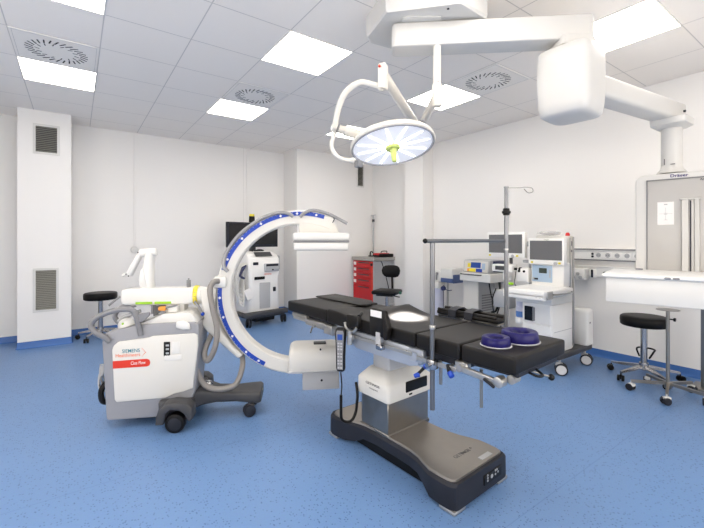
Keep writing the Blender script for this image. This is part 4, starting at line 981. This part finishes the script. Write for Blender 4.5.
t = thing('gas_monitor', 'small white module with a dark window under the left monitor', 'gas module', (4.11, 2.645, 0.985), -90)
m = MB(); m.bb((-.16, -.06, 0), (.10, .06, .085), .008, 1); hb = m.build('housing', 'brightwhite', t)
m = MB(); m.bb((-.11, -.064, .022), (.06, -.055, .068), .002, 1); m.build('window', 'darkgrey', hb)
m = MB(); m.bb((-.03, -.04, -.10), (.05, .04, 0), .01, 1); m.cyl((.01, 0, -.76), (.01, 0, -.10), .02, seg=14); m.build('stem', 'brightwhite', t)
m = MB(); m.cyl((.10, 0, .04), (.16, 0, .04), .014, seg=12); m.cyl((.16, 0, .04), (.185, 0, .04), .024, seg=14, bev=.004); m.build('knob', 'black', t)
m = MB(); m.bb((-.14, -.06, -.42), (.07, .08, -.22), .012, 2); m.build('shelf_box', 'lightgrey', t)
m = MB(); m.tube([(-.10, -.06, -.20), (-.13, -.09, -.35), (-.10, -.07, -.55), (-.05, -.03, -.65)], .007); m.build('cable', 'black', t)
m = MB(); m.bb((-.18, -.16, -.935), (.20, .16, -.90), .01, 1); m.cyl((.01, 0, -.91), (.01, 0, -.75), .028, seg=14); m.build('foot_plate', 'darkgrey', t)
for x in (-.14, .16):
    for y in (-.12, .12):
        m = MB(); m.cyl((x - .012, y, -.957), (x + .012, y, -.957), .028, seg=16, bev=.004); m.build('wheel', 'charcoal', t)

t = thing('tubing_pack', 'clear plastic pack of tubing lying on top of the anaesthesia machine', 'tubing pack', (4.25, 2.19, 1.401), -90)
m = MB(); m.sphere((-.03, 0, .03), .1, (1.35, .9, .3), 18); m.build('bag', 'clear', t)
m = MB()
for k in range(3): m.lathe([(.055 + .014 * k, .012), (.06 + .014 * k, .017), (.055 + .014 * k, .022), (.05 + .014 * k, .017), (.055 + .014 * k, .012)], (-.03, 0, .004 + .008 * k), seg=28)
m.build('coiled_tubing', 'cable_white', t)

t = thing('waste_box', 'white rounded box standing on the dark base beside the anaesthesia machine', 'box', (4.555, 2.02, 0.211), -90)
secs = []
for z, w_, d_ in ((0, .17, .13), (.012, .20, .15), (.355, .20, .15), (.38, .19, .145), (.395, .16, .12)): secs.append([(x, y, z) for x, y in rrect(w_, d_, .03, 5)])
m = MB().loft(secs); bo = m.build('body', 'brightwhite', t, 50)
m = MB(); m.box((.1, -.02, .25), (.004, .03, .015), .002, 1); m.build('badge', 'grey', bo)

# ================================================================== MEDICAL SUPPLY RAIL on the right wall
t = thing('wall_supply_rail', 'pale wall supply trunking with a row of sockets, right of the anaesthesia machine', 'wall rail', (4.97, 1.60, 0), -90)
m = MB(); m.bb((-.95, -.055, 1.13), (1.15, 0, 1.225), .006, 1); m.bb((-.95, -.065, 1.225), (1.15, 0, 1.262), .005, 1); ch = m.build('trunking', 'brightwhite', t)
m = MB(); m.bb((-.95, -.068, 1.238), (1.15, -.06, 1.256), .001, 1); m.bb((-.95, -.06, 1.118), (1.15, -.02, 1.131), .002, 1); m.build('dark_edges', 'grey', ch)
m = MB(); m.bb((-.95, -.04, .93), (1.15, 0, 1.04), .006, 1); m.bb((-.95, -.055, 1.04), (1.15, 0, 1.052), .002, 1); m.build('equipment_rail', 'brightwhite', t)
for x in (-.33, -.235, -.14, -.045, .05):
    m = MB(); m.box((x - .06, -.057, 1.18), (.085, .008, .07), .004, 1); so = m.build('socket', 'brightwhite', t)
    m = MB()
    m.cyl((x - .06, -.0625, 1.182), (x - .06, -.0605, 1.182), .026, seg=18); m.build('socket_face', 'lightgrey', so)
    m = MB()
    for dx in (-.01, .01): m.cyl((x - .06 + dx, -.0635, 1.182), (x - .06 + dx, -.062, 1.182), .0035, seg=8)
    m.build('socket_holes', 'dark', so)
m = MB()
for z in (1.195, 1.165): m.cyl((-.455, -.062, z), (-.455, -.054, z), .013, seg=14)
m.build('jack_sockets', 'charcoal', t)
m = MB(); m.bb((-.70, -.16, .89), (-.50, -.04, 1.02), .01, 2); m.bb((-.46, -.10, .92), (-.42, -.03, 1.02), .006, 1); gb = m.build('gas_outlet_box', 'brightwhite', t)
m = MB()
for x, z in ((-.64, .98), (-.57, .96), (-.62, .915), (-.54, .92)): m.cyl((x, -.175, z), (x, -.155, z), .02, seg=16, bev=.004)
m.build('valves', 'lightgrey', gb)
m = MB(); m.box((-.44, -.105, .97), (.02, .02, .09), .004, 1); m.cyl((-.33, -.06, .98), (-.33, -.035, .98), .014, seg=12); m.build('rail_clamps', 'charcoal', t)
m = MB(); m.tube([(-.66, -.13, .895), (-.665, -.13, .84), (-.655, -.12, .78)], .009); m.build('blue_hose', 'blue', t)

# ================================================================== BASIN STAND and pole stand at right
t = thing('basin_stand', 'thin steel stand with a round top plate, on white casters before the right stool', 'stand', (4.23, 1.16, 0), 0)
m = MB(); m.cyl((0, 0, .06), (0, 0, .735), .0145, seg=18); m.cyl((0, 0, .06), (0, 0, .115), .028, seg=18, bev=.004); m.cyl((0, 0, .68), (0, 0, .735), .011, seg=14); m.build('post', 'steel', t)
m = MB(); m.lathe([(0, 0), (.02, 0), (.07, .006), (.085, .009), (.085, .013), (0, .012)], (0, 0, .735), seg=32); m.build('support_plate', 'steel', t)
m = MB(); m.cyl((.0, -.04, .665), (0, -.012, .665), .006, seg=10); m.cyl((0, -.055, .665), (0, -.04, .665), .016, seg=14, bev=.003); m.build('height_screw', 'black', t)
for k in range(5):
    a = R(50 + 72 * k); c, s_ = math.cos(a), math.sin(a)
    m = MB(); m.loft([[(c * r_ - s_ * p, s_ * r_ + c * p, z + q) for p, q in ((-.011, -.012), (.011, -.012), (.011, .012), (-.011, .012))] for r_, z in ((0.02, .10), (.27, .085))]); lg = m.build('leg', 'steel', t)
    caster(lg, c * .265, s_ * .265, .031, 60 * k + 20, True, 'white', 'charcoal', mount=.085)
t = thing('equipment_stand', 'grey square pole cut by the right edge of the photo, behind the thin steel stand', 'stand', (4.63, 1.0, 0), 0)
m = MB(); m.bb((-.025, -.025, .03), (.025, .025, 1.0), .004, 1); m.build('pole', 'pole', t)
m = MB(); m.bb((-.10, -.15, 0), (.14, .10, .03), .008, 1); m.build('base_plate', 'steel', t)

# ================================================================== CEILING PENDANT
t = thing('ceiling_pendant', 'white ceiling supply pendant with two arms, motor head and a panel with shelf', 'ceiling pendant', (1.928, 1.843, 3.0))
S_, C_ = math.sin(R(35.5)), math.cos(R(35.5))
def LD(l, d, z): return (d * S_ + l * C_, d * C_ - l * S_, z)
oc = [(u * math.cos(-.22) - v * math.sin(-.22), u * math.sin(-.22) + v * math.cos(-.22)) for u, v in ((-.42, 0.0), (-.41, .10), (-.20, .28), (.20, .28), (.42, .10), (.42, -.06), (.24, -.28), (-.24, -.28))]
m = MB(); b = []
for z, k in ((3.0, 1.0), (2.865, 1.0), (2.85, .97)):
    b.append([LD(.515 + u * k, 2.76 + v * k, z) for u, v in oc])
m.loft(b); m.build('ceiling_cover', 'pendantwhite', t, 30, world=True)
def beam(p0, p1, w_, z0, z1, e0=.06, e1=.06, r=.03):
    """horizontal arm from p0 to p1 (lat, depth), with rounded section"""
    a = Vector(LD(p0[0], p0[1], 0)); b_ = Vector(LD(p1[0], p1[1], 0)); d = (b_ - a).normalized(); n = Vector((-d.y, d.x, 0))
    L = (b_ - a).length; secs = []
    for s_, k in ((0, .75), (.012, .92), (.03, 1.0), (L - .03, 1.0), (L - .012, .92), (L, .75)):
        secs.append([tuple(a + d * s_ + n * u + Vector((0, 0, z))) for u, z in rrect(w_ * k, (z1 - z0) * (0.5 + .5 * k), min(r, (z1 - z0) * .3), 4, 0, (z0 + z1) / 2)])
    return MB().loft(secs)
beam((.28, 2.73), (1.595, 2.61), .17, 2.68, 2.84, r=.012).build('main_arm', 'pendantwhite', t, 40, world=True)
m = MB(); m.loft([[LD(.47 + u, 2.70 + v, z) for u, v in rrect(.26, .24, .03)] for z in (2.84, 2.875)]); m.build('pivot_flange', 'pendantwhite', t, 40, world=True)
m = MB(); m.tube([LD(.30, 2.64, 2.862), LD(.38, 2.62, 2.868), LD(.50, 2.62, 2.860)], .010); m.build('cable_grommet', 'charcoal', t, world=True)
m = MB(); m.cyl(LD(.62, 2.5, 2.846), LD(.62, 2.5, 2.853), .008, seg=10); m.build('cover_screw', 'charcoal', t, world=True)
# motor head
hc = (1.478, 2.62); secs = []
def se(w_, d_, z, n=48, e=5.0):
    out = []
    for k in range(n):
        a = 2 * PI * k / n; c, s_ = math.cos(a), math.sin(a); r_ = (abs(c) ** e + abs(s_) ** e) ** (-1 / e)
        u, v = r_ * c * w_ / 2, r_ * s_ * d_ / 2; q = R(38)
        out.append(LD(hc[0] + u * math.cos(q) - v * math.sin(q), hc[1] + u * math.sin(q) + v * math.cos(q), z))
    return out
for z, w_, d_ in ((2.175, .20, .20), (2.18, .28, .28), (2.195, .315, .315), (2.26, .335, .335), (2.42, .35, .35), (2.56, .345, .345), (2.615, .335, .335), (2.63, .30, .30), (2.635, .2, .2)): secs.append(se(w_, d_, z))
hd = MB().loft(secs).build('motor_head', 'pendantwhite', t, 50, world=True)
m = MB(); m.loft([[LD(hc[0] + u, hc[1] + v, z) for u, v in rrect(w_, w_, .04)] for z, w_ in ((2.63, .25), (2.70, .21))]); m.build('neck', 'pendantwhite', t, 45, world=True)
beam((hc[0] - .02, hc[1]), (2.80, 3.36), .17, 2.36, 2.515, r=.03).build('second_arm', 'pendantwhite', t, 40, world=True)
m = MB(); m.cyl(LD(2.752, 3.215, 2.425), LD(2.755, 3.205, 2.425), .01, seg=10); m.build('arm_screw', 'charcoal', t, world=True)
cx_, cy_ = 4.085, 1.095
m = MB(); m.loft([[(cx_ + u, cy_ + v, z) for u, v in rrect(w_, w_, .03)] for z, w_ in ((2.29, .17), (2.315, .24), (2.365, .25))]); m.build('arm_flange', 'pendantwhite', t, 40, world=True)
m = MB(); m.cyl((cx_, cy_, 1.93), (cx_, cy_, 2.31), .072, seg=32); dc = m.build('drop_column', 'pendantwhite', t, world=True)
m = MB(); m.lathe([(.072, .06), (.076, .04), (.10, .012), (.105, 0), (0, 0)], (cx_, cy_, 1.915), seg=32); m.build('column_collar', 'pendantwhite', t, world=True)
m = MB(); m.box((cx_ - .068, cy_ - .026, 1.985), (.012, .03, .005)); m.box((cx_ - .066, cy_ + .03, 2.01), (.008, .006, .05)); m.build('column_marks', 'greytext', t, world=True)
# supply head: local frame, front = -y
PA = -75.5
pm = Matrix.Translation((cx_ + .012, cy_ - .045, 0)) @ Matrix.Rotation(R(PA), 4, 'Z')
def PB(m): bmesh.ops.transform(m.bm, matrix=pm, verts=m.bm.verts); return m
secs = []
m = MB(); fr_ = rrect(.56, .94, .06, 6, 0, 1.425)
m.prism(fr_, -.19, .16, 'xz', .012, 2)
hd = PB(m).build('supply_head', 'pendantwhite', t, 45, world=True)
m = MB(); m.bb((-.20, -.197, .98), (.20, -.186, 1.842), .01, 2); pn = PB(m).build('front_panel', 'panelgrey', t, 40, world=True)
m = MB()
for (x0, x1, z0, z1) in ((-.207, -.199, .97, 1.85), (.199, .207, .97, 1.85), (-.207, .207, 1.842, 1.851)): m.bb((x0, -.199, z0), (x1, -.186, z1), .001, 1)
PB(m).build('panel_seal', 'grey', t, world=True)
m = MB()
m.bb((.015, -.215, .98), (.06, -.19, 1.68), .004, 1); m.bb((.09, -.215, .98), (.125, -.19, 1.68), .004, 1); m.bb((.005, -.217, 1.675), (.135, -.19, 1.69), .002, 1); m.bb((.06, -.20, .98), (.09, -.192, 1.675)); rl = PB(m).build('vertical_rails', 'alu', t, world=True)
m = MB(); m.bb((.064, -.203, .98), (.074, -.197, 1.67)); PB(m).build('rail_groove', 'charcoal', t, world=True)
m = MB(); m.bb((-.135, -.1995, 1.48), (-.03, -.196, 1.665), .001, 1); pp = PB(m).build('instruction_card', 'paper', t, world=True)
m = MB()
for z in (1.645, 1.575, 1.565, 1.52): m.box((-.082, -.2, z), (.022, .001, .009 if z == 1.645 else .003))
m.box((-.082, -.2, 1.57), (.085, .001, .002)); m.box((-.082, -.2, 1.57), (.002, .001, .10)); PB(m).build('card_print', 'lightgrey', t, world=True)
def plet(body, size, mt, x, z, width):
    o_ = lettering(body, size, mt, t, (0, 0, 0), (1, 0, 0), (0, 0, 1), bold=.0006, width=width)
    inv = Matrix.Translation(t.location).inverted()
    o_.data.transform(inv @ pm @ Matrix.Translation((x, -.2025 if mt != 'navytext' else -.1925, z)))
plet('Dräger', .032, 'navytext', -.055, 1.862, .11)
plet('Ambia', .02, 'greytext', .125, 1.822, .06)
m = MB(); m.bb((-.44, -.86, 1.085), (.40, -.19, 1.112), .012, 3); sh = PB(m).build('shelf', 'brightwhite', t, 45, world=True)
m = MB(); m.bb((-.415, -.835, .905), (.38, -.25, 1.086), .008, 2); dr = PB(m).build('shelf_drawer', 'white', t, 45, world=True)
m = MB()
for x in (-.06, -.015): m.box((x, -.862, 1.0985), (.035, .006, .014), .003, 1)
PB(m).build('brake_buttons', 'grey', t, world=True)
m = MB(); m.box((-.25, -.25, 1.117), (.05, .03, .012), .003, 1); PB(m).build('shelf_clip', 'grey', t, world=True)

# ================================================================== SURGICAL LAMP
cen = Vector(LD(.287, 2.75, 2.03))
eye = Vector((0, 0, 1.36)); v = (cen - eye).normalized(); Rv = Vector((C_, -S_, 0))
up_ = (Vector((0, 0, 1)) - v * v.z).normalized(); rt_ = v.cross(up_)
nrm = (-v * .46 + (-up_ * .985 + rt_ * .14).normalized() * .885).normalized()
t = thing('surgical_lamp', 'round white surgical lamp with glowing radial strips and a lime green handle', 'surgical lamp', LD(.581, 2.65, 2.86))
zd = nrm; xd = Vector((0, 0, 1)).cross(zd).normalized(); yd = zd.cross(xd)
lm = Matrix((xd, yd, zd)).transposed().to_4x4(); lm.translation = cen       # local +z = light direction
def LB(m): bmesh.ops.transform(m.bm, matrix=lm, verts=m.bm.verts); return m
m = MB(); m.lathe([(0, -.085), (.12, -.08), (.22, -.06), (.285, -.03), (.30, -.012), (.302, .004), (.296, .012), (.284, .014), (.284, .004), (0, .004)], seg=64); hs = LB(m).build('lamp_housing', 'lampwhite', t, 45, world=True)
m = MB(); m.lathe([(.290, .004), (.294, .018), (.284, .020), (.278, .010)], seg=64); LB(m).build('rim', 'rim', t, 45, world=True)
m = MB(); m.lathe([(0, .005), (.281, .005), (.280, .011), (0, .0125)], seg=64); LB(m).build('lens', 'lens', t, 45, world=True)
for k in range(12):
    a = 2 * PI * k / 12 + .1; m = MB(); c, s_ = math.cos(a), math.sin(a)
    m.prism([(c * r_ - s_ * w_, s_ * r_ + c * w_) for r_, w_ in ((.05, -.006), (.15, -.0095), (.255, -.005), (.258, 0), (.255, .005), (.15, .0095), (.05, .006))], .012, .0145, 'xy'); LB(m).build('led_strip', 'led', t, world=True)
m = MB(); m.lathe([(0, .013), (.052, .013), (.052, .026), (.046, .033), (.026, .035), (.023, .047), (.020, .09), (.018, .12), (.014, .127), (0, .128)], seg=32); LB(m).build('sterile_handle', 'olive', t, 45, world=True)
m = MB()
for k in range(9): m.box((.10 + .012 * (k % 3), .19 + .02 * (k // 3), -.066), (.02, .006, .012))
LB(m).build('housing_slots', 'grey', t, world=True)
tz = LD(.581, 2.65, 0)
def P(px, py, d):
    r_ = (px - 352) / 387.8; return Vector((d * (S_ + r_ * C_), d * (C_ - r_ * S_), 1.36 + (239.7 - py) / 387.8 * d))
m = MB(); m.cyl((tz[0], tz[1], 2.30), (tz[0], tz[1], 2.86), .026, seg=20); m.cyl((tz[0], tz[1], 2.27), (tz[0], tz[1], 2.42), .034, seg=20, bev=.004); m.build('ceiling_tube', 'lampwhite', t, world=True)
m = MB()
for z in (2.52, 2.43): m.cyl((tz[0] - .016, tz[1] - .023, z), (tz[0] - .018, tz[1] - .026, z), .005, seg=8)
m.build('tube_screws', 'grey', t, world=True)
j0 = Vector((tz[0], tz[1], 2.35)); j1 = Vector((2.575, 2.56, 2.35)); j2 = Vector((1.679, 1.996, 2.47))
m = MB(); m.tube([j0, j1], .03, 14, 0); m.cyl(j1 + Vector((0, 0, -.06)), j1 + Vector((0, 0, .06)), .042, seg=18, bev=.006); m.build('extension_arm', 'lampwhite', t, world=True)
m = MB(); m.tube([j1 + Vector((0, 0, .04)), j1.lerp(j2, .5) + Vector((0, 0, .02)), j2], [.036] * 6 + [.034] * 6 + [.032], 14, 6); m.build('spring_arm', 'lampwhite', t, world=True)
m = MB(); a_ = math.atan2(j1.y - j2.y, j1.x - j2.x)
m.box(j2 + Vector((0, 0, -.02)), (.06, .055, .17), .006, 1, (0, 0, a_)); m.box(j2 + Vector((-.02, -.01, -.03)), (.05, .035, .15), .004, 1, (0, 0, a_)); kn = m.build('knuckle', 'lampwhite', t, world=True)
m = MB(); q_ = P(379.5, 66, 2.545); m.sphere(q_, .0095); m.build('red_dot', 'redlabel', t, world=True)
bow = [P(381, 86, 2.6), P(376, 85.5, 2.6), P(360, 82.5, 2.6), P(346, 92, 2.62), P(338.5, 108, 2.66), P(335, 126, 2.7)]
m = MB(); m.tube(bow, .0195, 12, 7); m.sphere(bow[0], .032); m.build('yoke_bow', 'lampwhite', t, world=True)
m = MB(); m.cyl(P(332, 127, 2.7), P(346, 131, 2.74), .028, seg=18, bev=.004); m.cyl(P(344, 130.5, 2.74), P(362, 136, 2.79), .034, seg=18, bev=.006); jb = m.build('yoke_joint', 'lampwhite', t, world=True)
m = MB(); m.cyl(P(337.5, 128.2, 2.67), P(338.6, 128.6, 2.67), .03, seg=16); m.build('joint_ring', 'grey', t, world=True)
m = MB(); m.tube([P(335, 132, 2.7), P(331.5, 146, 2.7), P(337, 156, 2.69), P(346, 160, 2.68), P(354, 160.5, 2.68)], .0145, 10, 6); m.sphere(P(353, 160.5, 2.68), .022); m.build('handle_bow', 'lampwhite', t, world=True)
m = MB(); m.box(P(358.5, 164, 2.67), (.05, .045, .05), .01, 2); m.build('camera_block', 'grey', t, world=True)
sp = bpy.data.lights.new('surgical_beam', 'SPOT'); so = bpy.data.objects.new('surgical_beam', sp); COL.objects.link(so)
sp.energy = 5500; sp.spot_size = R(12.5); sp.spot_blend = .6; sp.shadow_soft_size = .05; sp.color = (1, .98, .94)
so.location = cen + nrm * .15
tg = Vector((1.735, 1.82, .86)); so.rotation_euler = (tg - so.location).to_track_quat('-Z', 'Y').to_euler()

# ------------------------------------------------------------------ camera and light
cam = bpy.data.cameras.new('camera'); co = bpy.data.objects.new('camera', cam); COL.objects.link(co)
cam.sensor_width = 36; cam.lens = 387.8 / 704 * 36; cam.shift_y = -24.3 / 704; cam.clip_start = 0.02
co.location = (0, 0, 1.36); co.rotation_euler = (R(90), 0, R(-35.5))
scene.camera = co
w = bpy.data.worlds.new('world'); scene.world = w; w.use_nodes = True
w.node_tree.nodes['Background'].inputs['Color'].default_value = (0.9, 0.92, 1, 1)
w.node_tree.nodes['Background'].inputs['Strength'].default_value = 0.3
scene.view_settings.view_transform = 'Standard'; scene.view_settings.look = 'None'
scene.view_settings.gamma = 1; scene.view_settings.use_curve_mapping = False
scene.view_settings.exposure = 0.45
